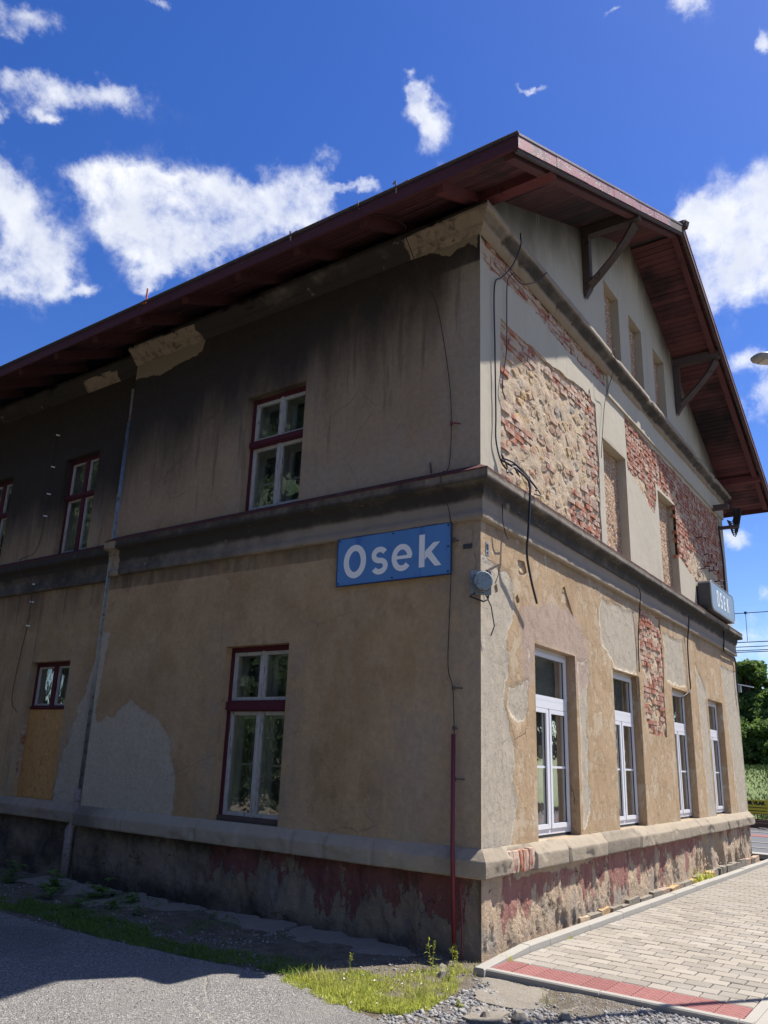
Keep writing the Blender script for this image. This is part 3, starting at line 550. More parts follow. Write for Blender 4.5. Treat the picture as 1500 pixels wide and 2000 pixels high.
wall_side = sheet('wall', M['side'], LW, 0, REC_Y, .90, 7.99, .032, [hA, hB], disp=lambda U, V: (wave(U, V, 3) + .006*smooth01(-side_at['grey'](U, V), -.02, .02))*edge0(U), attrs=side_at, parent=B, reveal=.135)
tag(wall_side, 'shaded brown side wall darkened by sooty stains and painted shade under the eaves')
mid_at = dict(
 grey=lambda U, V: sdf([(6.2, .8), (6.2, 4.0), (6.45, 4.0), (6.55, 3.0), (6.75, 2.5), (7.1, 1.5), (7.2, .8)], U, V), pale=lambda U, V: np.maximum(np.abs(np.abs(U-7.72)-.66)-.10, np.where(V > 4.6, V-6.4, V-3.1))+.05,
 chips=lambda U, V: 0*U, soot_shade=lambda U, V: np.where(V > 4.6, (V-5.0+.05*U)/1.5, np.where(V > 3.5, (V-3.2)*.5, .02)), lightp=lambda U, V: U*0+1)  # sooty darkening here also includes painted eaves shade
wall_mid = sheet('wall', M['side'], MWl, REC_Y, LEN, .90, 7.99, .04, [hC, hD, hE], disp=lambda U, V: wave(U, V, 8)*edge0(U, REC_Y), attrs=mid_at, parent=B, reveal=.135)
tag(wall_mid, 'set-back side wall with heavy sooty stains, painted shade and a boarded window')
sheet('wall_return', M['side'], lambda u, v, d: (u, REC_Y-d, v), 0, REC, .90, 7.99, .1, attrs={k: (lambda U, V, f=f: f(U*0+REC_Y, V)) for k, f in side_at.items()}, parent=B)
# ---- gable wall, lower storey
stripP = [(5.18, 4.12), (5.12, 3.6), (5.22, 3.1), (5.2, 2.6), (5.34, 2.21), (6.30, 2.20), (6.28, 2.8), (6.36, 3.4), (6.30, 4.12)]
holesP = [[(2.16, 3.84), (2.24, 3.88), (2.36, 3.72), (2.42, 3.64), (2.50, 3.52), (2.36, 3.60), (2.24, 3.66), (2.10, 3.66)], [(.30, 3.50), (.36, 3.54), (.40, 3.47), (.34, 3.42)], [(.80, 3.47), (.86, 3.52), (.92, 3.45), (.85, 3.40)], [(.88, 3.92), (1.06, 3.94), (1.12, 3.82), (1.02, 3.74), (.90, 3.76)]]
def low_miss(U, V):
    n = .05*fbm(U, V, 5, 4, 21); f = sdf(stripP, U, V)+n
    for h in holesP: f = np.minimum(f, sdf(h, U, V)+n*.3)
    return f
low_at = dict(
 grey=lambda U, V: np.minimum.reduce([np.maximum(U-.66+.10*np.sin(V*3.1)+.05*np.sin(V*9), V-3.75), sdf([(.63, 2.50), (1.10, 2.60), (1.06, 2.2), (.83, 2.10), (.6, 2.28)], U, V), sdf([(3.5, 3.95), (5.0, 4.0), (4.98, 3.04), (4.0, 3.04), (3.5, 3.35), (3.42, 3.6)], U, V), sdf([(2.60, 3.0), (2.95, 3.0), (2.80, 2.1), (2.85, 1.2), (2.60, 1.0)], U, V), sdf([(6.45, 3.9), (7.6, 3.9), (7.7, 3.1), (6.5, 3.1)], U, V), sdf([(8.4, 3.6), (9.0, 3.2), (9.1, .9), (8.6, .9)], U, V), sdf([(10.4, 3.8), (11.9, 3.8), (11.9, .9), (11.0, .9)], U, V)]),
 pink=lambda U, V: sdf([(.94, 3.40), (1.54, 3.52), (2.30, 3.62), (2.72, 3.45), (2.97, 3.15), (2.95, 2.75), (2.55, 2.55), (2.49, 3.035), (1.28, 3.035), (1.24, 2.6), (1.05, 2.5), (.92, 2.74)], U, V))
def low_disp(U, V):
    g = low_at['grey'](U, V)+.12*fbm(U, V, 3, 5, 44)
    return (wave(U, V, 31)*1.4 + .008*smooth01(-g, -.012, .012))*edge0(U)*edge0(U, W_)
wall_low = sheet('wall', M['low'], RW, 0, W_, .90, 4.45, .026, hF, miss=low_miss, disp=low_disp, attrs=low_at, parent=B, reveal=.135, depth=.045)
tag(wall_low, 'sunlit ochre ground-floor gable wall with peeling layers of plaster')
# ---- gable wall, upper storey and gable
rubP = [(.50, 6.82), (.96, 6.80), (1.7, 6.84), (2.5, 6.90), (3.2, 6.98), (3.35, 6.98), (3.42, 7.12), (3.50, 6.95), (3.66, 6.95), (3.69, 6.0), (3.66, 5.3), (3.70, 4.6), (.5, 4.6), (.50, 5.2), (.47, 5.9)]
bandP = [(.03, 7.9), (4.14, 7.9), (4.14, 7.42), (3.3, 7.37), (2.46, 7.33), (1.44, 7.40), (.6, 7.38), (.25, 7.30), (.03, 7.34)]
rbP = [(5.0, 7.31), (6.1, 7.25), (8.3, 7.22), (11.45, 7.24), (11.5, 5.9), (11.42, 4.9), (10.6, 4.6), (9.6, 4.75), (9.0, 5.25), (8.3, 5.42), (7.9, 5.5), (7.72, 5.45), (7.72, 6.55), (6.60, 6.57), (6.56, 6.30), (6.40, 5.98), (6.0, 6.1), (5.5, 6.25), (5.03, 6.32)]
def up_miss(U, V):
    n = .07*fbm(U, V, 3.5, 5, 61)
    return np.minimum.reduce([sdf(rubP, U, V)+n*1.4, sdf(bandP, U, V)+n*1.0, sdf(rbP, U, V)+n*1.6])
up_at = dict(soot_shade=lambda U, V: np.where(V > 7.9, (V-zroof(U)+1.15)*.9, -.5)+.55*smooth01(-np.abs(U-11.6), -.5, 0)*smooth01(V, 6.8, 7.6))
wall_up = sheet('wall', M['up'], RW, 0, W_, 4.66, 11.1, .030, hG+hH, miss=up_miss, keep=lambda U, V: zroof(U)-.05-V, disp=lambda U, V: wave(U, V, 71)*edge0(U)*edge0(U, W_), attrs=up_at, parent=B, reveal=.15, depth=.05)
tag(wall_up, 'upper gable wall of pale plaster with stripped brick and rubble patches')
sheet('frieze', M['up'], lambda u, v, d: (u, -.032+d, v), 4.16, W_+.03, 7.30, 7.72, .03, miss=lambda U, V: U-4.2+.10*fbm(U, V, 6, 3, 5), disp=lambda U, V: wave(U, V, 9), attrs=up_at, parent=B, depth=.030, rim=True)
# ---- far walls, floors and partitions that close the shell
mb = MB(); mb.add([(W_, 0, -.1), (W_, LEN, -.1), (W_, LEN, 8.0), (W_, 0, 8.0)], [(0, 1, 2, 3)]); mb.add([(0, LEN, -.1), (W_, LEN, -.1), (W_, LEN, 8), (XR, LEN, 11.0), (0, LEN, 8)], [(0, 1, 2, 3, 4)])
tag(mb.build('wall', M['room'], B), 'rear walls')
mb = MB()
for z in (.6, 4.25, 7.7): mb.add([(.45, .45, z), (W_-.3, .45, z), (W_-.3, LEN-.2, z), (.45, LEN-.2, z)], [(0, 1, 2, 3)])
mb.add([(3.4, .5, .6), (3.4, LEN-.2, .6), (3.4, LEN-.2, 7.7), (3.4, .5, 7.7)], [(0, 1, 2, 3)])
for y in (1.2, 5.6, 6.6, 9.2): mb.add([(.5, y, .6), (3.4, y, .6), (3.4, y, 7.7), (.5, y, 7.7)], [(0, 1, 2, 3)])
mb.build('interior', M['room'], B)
# ---- exposed masonry behind the lost plaster
def mortar(u0, u1, v0, v1, holes=(), sd=1, amp=.03):
    o = sheet('mortar_bed', M['mortar'], RW, u0, u1, v0, v1, .035, [(a-.006, b+.006, c-.006, d+.006) for a, b, c, d in holes], disp=lambda U, V: .026+amp*fbm(U, V, 8, 5, sd), parent=B, skirt_edges=False)
    return o
mort = [mortar(.35, 3.85, 4.70, 7.2, sd=3, amp=.045), mortar(.035, 4.3, 7.2, 7.95, sd=4), mortar(4.97, 11.7, 4.72, 7.45, [hG[1]], sd=5), mortar(5.0, 6.5, 2.1, 4.3, sd=6, amp=.05), mortar(2.0, 2.6, 3.45, 3.95, sd=7), mortar(.2, 1.2, 3.35, 4.0, sd=8)]
wall_of_bricks = wall_up
def brick_mesh(k):
    r = random.Random(k); m = MB(); L_, H_, D_ = .250, .066, .07; j = lambda a: r.uniform(-a, a)
    n = 4; vs = []
    for i in range(n):
        x = -L_/2+L_*i/(n-1)
        for (y, z) in ((-D_+.0, -H_/2), (-D_-.0, H_/2), (0, H_/2), (0, -H_/2)):
            e = .012 if i in (0, n-1) else 0
            vs.append((x+j(.004), y+(e*.7 if y < -.01 else 0)+(j(.005) if y < -.01 else 0), z*(1-(.10 if e else 0))+j(.003)))
    fs = [(3, 2, 1, 0), (4*(n-1), 4*(n-1)+1, 4*(n-1)+2, 4*(n-1)+3)]
    for i in range(n-1):
        for q in range(4): fs.append((i*4+q, i*4+(q+1) % 4, (i+1)*4+(q+1) % 4, (i+1)*4+q))
    m.add(vs, fs); me = bpy.data.meshes.new('brick'); me.from_pydata(m.v, [], m.f); me.update(); me.materials.append(M['brick']); return me
BRICKS = [brick_mesh(k) for k in range(8)]
sites = []
def lay(u0, u1, v0, v1, inside, tilt=0.0, course=.079, unit=.262, miss_p=.08):
    k = 0; v = v0+course/2
    while v < v1:
        u = u0 + (unit/2 if k % 2 else 0) + random.uniform(-.015, .015); head = (k % 3 == 1)
        while u < u1+unit:
            w = unit*(.5 if head else 1)
            if inside(u+w/2, v) and random.random() > miss_p: sites.append((u+w/2, v+random.uniform(-.004, .004), .5 if head else 1.0, random.uniform(-.03, .03)+tilt))
            u += w
        v += course; k += 1
sd1 = lambda P_, u, v: float(sdf(P_, np.array([u]), np.array([v]))[0])
nz = lambda u, v, sc, s: float(fbm(np.array([u]), np.array([v]), sc, 3, s)[0])
def rub_brick(u, v): return nz(u, v, 2.6, 31) > .17 or (u < .70+.35*nz(0, v, 1.7, 4)+.12*nz(0, v, 9, 4)) or (v > 6.62+.16*(u/3.6)+.25*nz(u, 0, 1.6, 6)-.12 and u < 3.7) or (u > 3.30+.4*nz(3, v, 2.2, 8)) or (u > 2.55 and v < 5.28+.25*nz(u, v, 2, 9))
lay(.5, 3.8, 4.68, 7.2, lambda u, v: sd1(rubP, u, v) < .04 and rub_brick(u, v))
lay(.03, 4.2, 7.30, 7.7, lambda u, v: sd1(bandP, u, v) < .03 and u > .14 and nz(u, v, 1.5, 12) > -.2)
yel = lambda u, v: (v < 6.15+.25*nz(u, v, 2, 3) and u > 8.6-.2*(6-v) and v < 5.9-.05*(u-8)) or (5.4 < u < 6.1 and v < 6.42)
lay(4.98, 11.5, 4.6, 7.35, lambda u, v: sd1(rbP, u, v) < .04 and not (6.66-.1 < u < 7.78+.06 and v < 6.53) and not yel(u, v))
lay(5.1, 6.4, 2.2, 4.15, lambda u, v: sd1(stripP, u, v) < .02 and random.random() < .72)
sites_d = sorted(sites, key=lambda s: (s[0]+7.08)**2+3.745**2+(s[1]-1.7)**2)
def brick_at(me, u, v, sc, rz, dep, parent):
    o = bpy.data.objects.new('brick', me); COL.objects.link(o); o.parent = parent; o.location = (u, .072+dep, v); o.scale = (sc*.97 if sc < 1 else 1, 1, 1); o.rotation_euler = (random.uniform(-.06, .06), rz, random.uniform(-.03, .03)); return o
for s in sites_d[:270]:
    brick_at(random.choice(BRICKS), s[0], s[1], s[2], s[3], random.uniform(-.002, .016), wall_up if s[1] > 4.5 else wall_low)
V_ = []; F_ = []
for s in sites_d[270:]:
    me = random.choice(BRICKS); co = np.empty(len(me.vertices)*3, np.float32); me.vertices.foreach_get('co', co); co = co.reshape(-1, 3)*(s[2], 1, 1)+(s[0], .072+random.uniform(-.002, .016), s[1])
    k = sum(len(q) for q in V_); V_.append(co); F_ += [tuple(i+k for i in p.vertices) for p in me.polygons]
me = bpy.data.meshes.new('bricks'); me.from_pydata(np.concatenate(V_).tolist(), [], F_); me.update(); tag(link_mesh('brickwork', me, M['brick'], wall_up), kind='stuff')
# rubble stones: voronoi cells, each a stone of its own
def clip(poly, nx, ny, c):
    out = []
    for i in range(len(poly)):
        a = poly[i]; b = poly[(i+1) % len(poly)]; da = a[0]*nx+a[1]*ny-c; db = b[0]*nx+b[1]*ny-c
        if da <= 0: out.append(a)
        if (da < 0 < db) or (db < 0 < da): t = da/(da-db); out.append((a[0]+(b[0]-a[0])*t, a[1]+(b[1]-a[1])*t))
    return out
def stone(poly, cx, cy, gap, r, proud, P, parent, thick=.07, mat=None):
    pts = []
    for i in range(len(poly)):
        a = poly[i]; b = poly[(i+1) % len(poly)]; L_ = math.hypot(b[0]-a[0], b[1]-a[1]); n = max(1, int(L_/.055))
        for k in range(n): t = k/n; pts.append((a[0]+(b[0]-a[0])*t, a[1]+(b[1]-a[1])*t))
    if len(pts) < 4: return
    rad = max(.03, min(math.hypot(p[0]-cx, p[1]-cy) for p in pts)); n = len(pts); vs = []
    tx, ty = r.uniform(-.16, .16), r.uniform(-.16, .16)
    for ring, (s, d) in enumerate(((1-gap/rad*.4, 1), (1-gap/rad, .25), (.62, 0.0))):
        for p in pts:
            j = 1+r.uniform(-.08, .08); x = (p[0]-cx)*s*j; y = (p[1]-cy)*s*j
            vs.append((cx+x, cy+y, -proud + (.045, .006, 0)[ring] + (0 if ring == 0 else (tx*x+ty*y)*.5+r.uniform(-.005, .005))))
    vs.append((cx, cy, -proud+r.uniform(-.008, .004))); c = len(vs)-1; fs = []
    for q in range(2):
        for i in range(n): fs.append((q*n+i, q*n+(i+1) % n, (q+1)*n+(i+1) % n, (q+1)*n+i))
    fs += [(2*n+i, 2*n+(i+1) % n, c) for i in range(n)]
    m = MB(); m.add([P(*v) for v in vs], fs); return m.build('stone', mat or M['stone'], parent)
def rubble(inside, u0, u1, v0, v1, dmin, P, parent, sd, ax=1.45, gap=.012, proud=(-.030, -.016)):
    r = random.Random(sd); pts = []
    for _ in range(9000):
        p = (r.uniform(u0, u1), r.uniform(v0, v1)); dm = dmin*(.7+.75*((p[0]*7.3+p[1]*3.1) % 1))
        if all(((p[0]-q[0])/ax)**2+(p[1]-q[1])**2 > dm*dm for q in pts): pts.append(p)
    for p in pts:
        if not inside(*p): continue
        cell = [(p[0]-.5, p[1]-.4), (p[0]+.5, p[1]-.4), (p[0]+.5, p[1]+.4), (p[0]-.5, p[1]+.4)]
        for q in pts:
            if q is p or abs(q[0]-p[0]) > 1 or abs(q[1]-p[1]) > .8: continue
            nx, ny = (q[0]-p[0])/ax**2, q[1]-p[1]; mx, my = (p[0]+q[0])/2, (p[1]+q[1])/2; cell = clip(cell, nx, ny, mx*nx+my*ny)
            if len(cell) < 3: break
        if len(cell) >= 3: stone(cell, p[0], p[1], gap, r, r.uniform(*proud), P, parent)
rubble(lambda u, v: sd1(rubP, u, v) < .02 and not rub_brick(u, v) and u > .6, .45, 3.75, 4.62, 7.0, .125, RW, wall_up, 5)
rubble(lambda u, v: sd1(rbP, u, v) < -.02 and yel(u, v) and not (6.6 < u < 7.85), 5.0, 11.4, 4.7, 6.5, .17, RW, wall_up, 6)
rubble(lambda u, v: sd1(stripP, u, v) < -.02 and 5.45 < u < 6.05 and nz(u, v, 2, 5) > .0, 5.1, 6.4, 2.15, 4.15, .12, RW, wall_low, 7)
rubble(lambda u, v: sd1(holesP[3], u, v) < 0 or sd1(holesP[0], u, v) < 0, .8, 2.6, 3.4, 4.0, .07, RW, wall_low, 8)
# ---- walled-up openings of the upper floor and the gable
for h in hG+hH:
    a, b, c, d = h; sd_ = int(a*10)
    o = sheet('infill', M['roughcast'], RW, a-.02, b+.02, c, d+.02, .018, disp=lambda U, V: .130+.060*np.abs(fbm(U*1.6, V*.75, 20, 3, sd_))+.03*fbm(U, V, 3, 3, sd_), parent=B, skirt_edges=False)
# ---- plinth
def flakes(U, V, s, amt):
    n = fbm(U*1.3, V*.75, 2.6, 6, s); n2 = fbm(U*2.0, V*.7, 5, 4, s+3); d = 0
    for k, t in enumerate((-.06, .02, .09, .15)): d = d + .014*smooth01(n+.25*n2, t, t+.008)
    return amt*d + .016*n2*amt + .006*fbm(U, V, 16, 3, s+7)
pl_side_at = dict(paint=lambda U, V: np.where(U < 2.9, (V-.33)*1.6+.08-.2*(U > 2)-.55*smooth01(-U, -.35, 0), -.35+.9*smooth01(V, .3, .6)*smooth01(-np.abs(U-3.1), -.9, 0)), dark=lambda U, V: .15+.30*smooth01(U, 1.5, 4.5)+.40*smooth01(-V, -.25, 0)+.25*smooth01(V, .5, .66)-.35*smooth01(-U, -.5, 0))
pl_gab_at = dict(paint=lambda U, V: (V-.32)*1.3+.02-.8*smooth01(-U, -.55, -.2)-.35*smooth01(U, 6.5, 8.5)-.9*smooth01(V, .58, .66)*smooth01(-np.abs(U-1.8), -1.3, -.9), dark=lambda U, V: -.25+.35*smooth01(-V, -.12, 0)+.15*smooth01(-U, -.3, 0))
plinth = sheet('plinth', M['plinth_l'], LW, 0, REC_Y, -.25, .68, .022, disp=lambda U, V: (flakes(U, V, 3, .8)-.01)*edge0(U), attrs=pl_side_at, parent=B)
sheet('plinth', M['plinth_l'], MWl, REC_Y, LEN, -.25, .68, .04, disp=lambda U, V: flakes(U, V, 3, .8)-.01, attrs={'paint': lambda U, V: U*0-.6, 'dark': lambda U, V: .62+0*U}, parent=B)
plinth_g = sheet('plinth', M['plinth_r'], RW, 0, W_, -.25, .68, .017, disp=lambda U, V: (flakes(U, V, 14, .75+.9*smooth01(U, 5, 10))-.012)*edge0(U), attrs=pl_gab_at, parent=B)
mb = MB(); mb.add([(0, REC_Y, -.25), (REC, REC_Y, -.25), (REC, REC_Y, .7), (0, REC_Y, .7)], [(0, 1, 2, 3)]); mb.build('plinth', M['concrete'], B)
# ---- swept mouldings
def sweep(mat, prof, p, q, n, e0, e1, res, name, disp=None, attrs=None, svals=None, caps=(False, False)):
    p = np.array(p, float); q = np.array(q, float); n = np.array(n, float); L_ = np.linalg.norm(q-p); D_ = (q-p)/L_; na = max(2, int(L_/res)+1)
    T = np.array([t for t, z in prof]); Z = np.array([z for t, z in prof]); A = np.linspace(0, 1, na)[:, None]
    s = A*L_*np.ones_like(T)[None, :]; s_ext = -T[None, :]*e0*(1-A)+T[None, :]*e1*A+s
    tt = T[None, :]+0*s; zz = Z[None, :]+0*s; sp = s_ext
    if disp is not None: dt, dz = disp(sp, tt, zz); tt = tt+dt; zz = zz+dz
    X = p[0]+D_[0]*sp+n[0]*tt; Y = p[1]+D_[1]*sp+n[1]*tt
    V = np.stack([X, Y, zz], -1).reshape(-1, 3); k = len(T); idx = np.arange(na*k).reshape(na, k)
    F = np.stack([idx[:-1, :-1], idx[1:, :-1], idx[1:, 1:], idx[:-1, 1:]], -1).reshape(-1, 4)
    at = {a: f(sp, tt, zz).ravel() for a, f in (attrs or {}).items()}
    o = np_mesh(name, V, F, mat, B, False, at)
    for c, row in zip(caps, (0, na-1)):
        if c: m = MB(); m.add([tuple(v) for v in V.reshape(na, k, 3)[row]], [tuple(range(k))]); m.build(name+'_end', M['concrete'], B)
    return o
def fine(prof, step=.03):
    out = []
    for (a, b) in zip(prof[:-1], prof[1:]):
        n = max(1, int(math.hypot(b[0]-a[0], b[1]-a[1])/step)); out += [(a[0]+(b[0]-a[0])*k/n, a[1]+(b[1]-a[1])*k/n) for k in range(n)]
    return out+[prof[-1]]
rough = lambda sd_, amp, chip: (lambda s, t, z: ((amp*fbm(s, z, 6, 4, sd_)-chip*smooth01(fbm(s, z*1.3, 3.2, 4, sd_+9), .12, .19))*(t > .012), amp*.6*fbm(s+9, t*3, 5, 3, sd_+2)))
# ledge over the plinth
led = fine([(0, .935), (.02, .925), (.088, .842), (.096, .832), (.098, .82), (.096, .70), (.094, .684), (.082, .680), (0, .676)])
def led_disp(sd_, joints, hole=None):
    f = rough(sd_, .008, .016)
    def g(s, t, z):
        a, b = f(s, t, z); a = a+0*s
        for j in joints: a = a - .02*(np.abs(s-j) < .016)*(t > .02)
        for j0, j1, off in ((1.9, 3.1, .008), (3.1, 4.4, -.012), (4.4, 6.0, .010), (6.9, 8.2, -.01), (8.2, 9.6, .008)): a = a+off*((s > j0) & (s < j1))*(t > .02)
        if hole: a = np.where((s > hole[0]) & (s < hole[1]) & (t > .015), a-np.maximum(t-.018, 0)*.9, a)
        return a, b
    return g
one = lambda v: (lambda s, t, z: 0*s+v)
sweep(M['ledge_l'], led, (0, REC_Y), (0, 0), (-1, 0), 0, 1, .03, 'ledge', led_disp(5, (1.0, 2.4, 3.9, 5.0)), dict(soot_shade=lambda s, t, z: .10+.3*smooth01(s, 5.0, 5.8)*0+.45*smooth01(-s, -1.0, -.2)+.2*smooth01(-np.abs(s-5.95), -.5, 0), lightp=lambda s, t, z: .13-.6*np.clip(fbm(s, z, 2.2, 5, 3)*smooth01(-np.abs(s-4.2), -1.7, 0), 0, 1), flash=one(0)), caps=(True, False))
sweep(M['ledge'], led, (0, 0), (W_, 0), (0, -1), 1, 1, .026, 'ledge', led_disp(6, (1.9, 3.1, 4.4, 6.0, 6.9, 8.2, 9.6, 10.8), (.46, 1.02)), dict(soot_shade=lambda s, t, z: np.where(s < .4, .25, np.where((s > 3.1) & (s < 4.4), .33, -.15)), lightp=one(1), flash=one(0)))
sweep(M['ledge'], led, (W_, 0), (W_, 4), (1, 0), 1, 0, .1, 'ledge', None, dict(soot_shade=one(0), lightp=one(1), flash=one(0)))
sweep(M['ledge_l'], led, (REC, LEN), (REC, REC_Y+.01), (-1, 0), 0, 0, .05, 'ledge', led_disp(7, (1.1, 2.8, 4.9, 7.5)), dict(soot_shade=one(.3), lightp=lambda s, t, z: np.abs(s-8.0)-.25, flash=one(0)))
for k in range(8):
    o = bpy.data.objects.new('brick', BRICKS[k % 8]); COL.objects.link(o); o.parent = plinth_g; o.location = (.49+k*.072, -.004-random.uniform(0, .012), .795-random.uniform(0, .01)); o.rotation_euler = (0, math.pi/2+random.uniform(-.12, .12), 0); o.scale = (.78, 1, 1)
# string course between the storeys, shade under its slab painted into the sooty tone
mc = fine([(0, 4.775), (.172, 4.668), (.176, 4.655), (.170, 4.645), (.172, 4.545), (.160, 4.538), (.082, 4.520), (.074, 4.47), (.060, 4.42), (.048, 4.40), (.042, 4.39), (.040, 4.25), (.052, 4.24), (.052, 4.17), (.045, 4.160), (0, 4.155)], .045)
flash = lambda s, t, z: ((z > 4.652) & (t > .01))*1.0
mc_soot_shade = lambda base: (lambda s, t, z: base + .35*smooth01(-np.abs(z-4.5), -.09, 0) + .15*(z > 4.54))
dsp = rough(15, .006, .008)
sweep(M['cornice'], mc, (0, REC_Y), (0, 0), (-1, 0), 0, 1, .035, 'string_course', dsp, dict(soot_shade=lambda s, t, z: .26+.03*(6.2-s)+.30*smooth01(-np.abs(z-4.47), -.13, -.03)-.20*smooth01(s, 1, 5)*(z < 4.38)+.10*(z > 4.54), lightp=lambda s, t, z: np.minimum(s-.25, 0*s+1) , flash=flash), caps=(True, False))
sweep(M['cornice'], mc, (0, 0), (W_, 0), (0, -1), 1, 1, .035, 'string_course', rough(16, .005, .004), dict(soot_shade=lambda s, t, z: .18+.38*smooth01(-np.abs(z-4.48), -.13, -.03)-.30*(z < 4.38)+.10*smooth01(s, 3, 7), lightp=lambda s, t, z: np.where(z < 4.40, np.abs(z-4.18)-.03, 1), flash=flash))
sweep(M['cornice'], mc, (W_, 0), (W_, 4), (1, 0), 1, 0, .1, 'string_course', None, dict(soot_shade=one(.2), lightp=one(1), flash=flash))
sweep(M['cornice'], mc, (REC, LEN), (REC, REC_Y+.01), (-1, 0), 0, 0, .05, 'string_course', rough(17, .006, .008), dict(soot_shade=mc_soot_shade(.45), lightp=lambda s, t, z: 9.2-s, flash=flash))
# crowning cornice
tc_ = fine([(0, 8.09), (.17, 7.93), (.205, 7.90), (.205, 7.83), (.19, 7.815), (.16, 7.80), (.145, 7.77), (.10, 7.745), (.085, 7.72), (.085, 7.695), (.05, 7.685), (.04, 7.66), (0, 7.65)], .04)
sweep(M['cornice'], tc_, (0, REC_Y), (0, 0), (-1, 0), 0, 1, .03, 'cornice', rough(25, .014, .05), dict(soot_shade=lambda s, t, z: .68+.2*(z > 7.90)+1.1*fbm(s, z*2, 1.6, 5, 4), lightp=lambda s, t, z: np.where(z < 7.87, np.minimum(s-1.55, 5.25-s), 1), flash=one(0)), caps=(True, False))
sweep(M['cornice'], tc_, (0, 0), (W_, 0), (0, -1), 1, 1, .03, 'cornice', rough(26, .014, .03), dict(soot_shade=lambda s, t, z: .10+.42*smooth01(-np.abs(z-7.77), -.07, -.03)+.55*(z > 7.905)-.2*(s < .4)*(z < 7.9), lightp=lambda s, t, z: np.where(np.abs(z-7.865) < .045, .03, 1), flash=one(0)))
sweep(M['cornice'], tc_, (W_, 0), (W_, 4), (1, 0), 1, 0, .1, 'cornice', None, dict(soot_shade=one(.3), lightp=one(1), flash=one(0)))
sweep(M['cornice'], tc_, (REC, LEN), (REC, REC_Y+.01), (-1, 0), 0, 0, .05, 'cornice', rough(27, .02, .06), dict(soot_shade=lambda s, t, z: .75+.9*fbm(s, z*2, 1.6, 5, 14), lightp=lambda s, t, z: np.where(z < 7.80, np.abs(s-8.2)-.45, 1), flash=one(0)))
# ---- foundation stones along the foot of the gable
r = random.Random(4); x = 2.3
while x < 11.9:
    w = r.uniform(.22, .5); dd = .03+.035*smooth01(np.array(x), 3, 6)*1.0
    m = MB(); m.box((x+.006, -dd-r.uniform(.0, .03), -.1), (x+w-.006, .02, r.uniform(.045, .085))); m.v = [(a+r.uniform(-.012, .012), b+r.uniform(-.012, .012), c+r.uniform(-.012, .012)) for a, b, c in m.v]; o = m.build('stone', M['concrete'] if r.random() < .6 else M['stone'], plinth_g); x += w
# ---- roof
roof = MB()
for sgn, x0 in ((1, -EAVE-.01), (-1, W_+EAVE+.01)):
    roof.add([(x0, -VERGE-.01, ZE+.01), (XR, -VERGE-.01, ZE+SL*(XR+EAVE)+.012), (XR, LEN+1, ZE+SL*(XR+EAVE)+.012), (x0, LEN+1, ZE+.01), (x0, -VERGE-.01, ZE-.012), (XR, -VERGE-.01, ZE+SL*(XR+EAVE)-.012), (XR, LEN+1, ZE+SL*(XR+EAVE)-.012), (x0, LEN+1, ZE-.012)], [(0, 1, 2, 3), (4, 7, 6, 5), (0, 4, 5, 1), (0, 3, 7, 4), (2, 6, 7, 3)])
roof = roof.build('roof', M['roof'], B)
def board_mesh(L_):
    m = MB(); w = .1085; t = .011
    m.add([(0, 0, -t), (.006, 0, -t-.004), (w-.006, 0, -t-.004), (w, 0, -t), (w, 0, t), (0, 0, t)] + [(0, L_, -t), (.006, L_, -t-.004), (w-.006, L_, -t-.004), (w, L_, -t), (w, L_, t), (0, L_, t)], [(i, i+1, i+7, i+6) for i in range(5)]+[(5, 0, 6, 11), (0, 5, 4, 3, 2, 1), (6, 7, 8, 9, 10, 11)])
    me = bpy.data.meshes.new('board'); me.from_pydata(m.v, [], m.f); me.update(); me.materials.append(M['board']); return me
def board_mesh_flip(me):
    m2 = me.copy()
    for v in m2.vertices: v.co.z = -v.co.z
    m2.flip_normals(); return m2
bl, bs = board_mesh(LEN+1.7), board_mesh(.97); blR, bsR = board_mesh_flip(board_mesh(4.0)), board_mesh_flip(bs)
nb = int((XR+EAVE)/math.cos(ALF)/.115)
for side in (0, 1):
    for k in range(nb+1):
        s = k*.115+.004; zc = ZE+s*math.sin(ALF)-.045; x = -EAVE+.01+s*math.cos(ALF)
        if k == nb and s*math.cos(ALF) > XR+EAVE-.11: continue
        if k in (9, 10) and side == 1: pass
        if side == 0: o = bpy.data.objects.new('board', bl if k < 11 else bs); o.location = (x, -.935, zc+random.uniform(-.003, .003)); o.rotation_euler = (0, -ALF, 0)
        else: o = bpy.data.objects.new('board', blR if k < 11 else bsR); o.location = (W_-x, -.935, zc+random.uniform(-.003, .003)); o.rotation_euler = (0, -(math.pi-ALF), 0)
        COL.objects.link(o); o.parent = roof
zb = lambda x: ZE-.062+SL*(min(x, W_-x)+EAVE)          # underside of the boarding
def beam(name, mat, p, q, w, h): m = MB(); m.bar(p, q, w, h); return m.build(name, mat, roof)
for k in range(15):
    y = .07+k*1.02; beam('rafter', M['mid_beam'] if k else M['red_beam'], (-.84, y, zb(-.84)-.065), (.35, y, zb(.35)-.065), .11, .13)
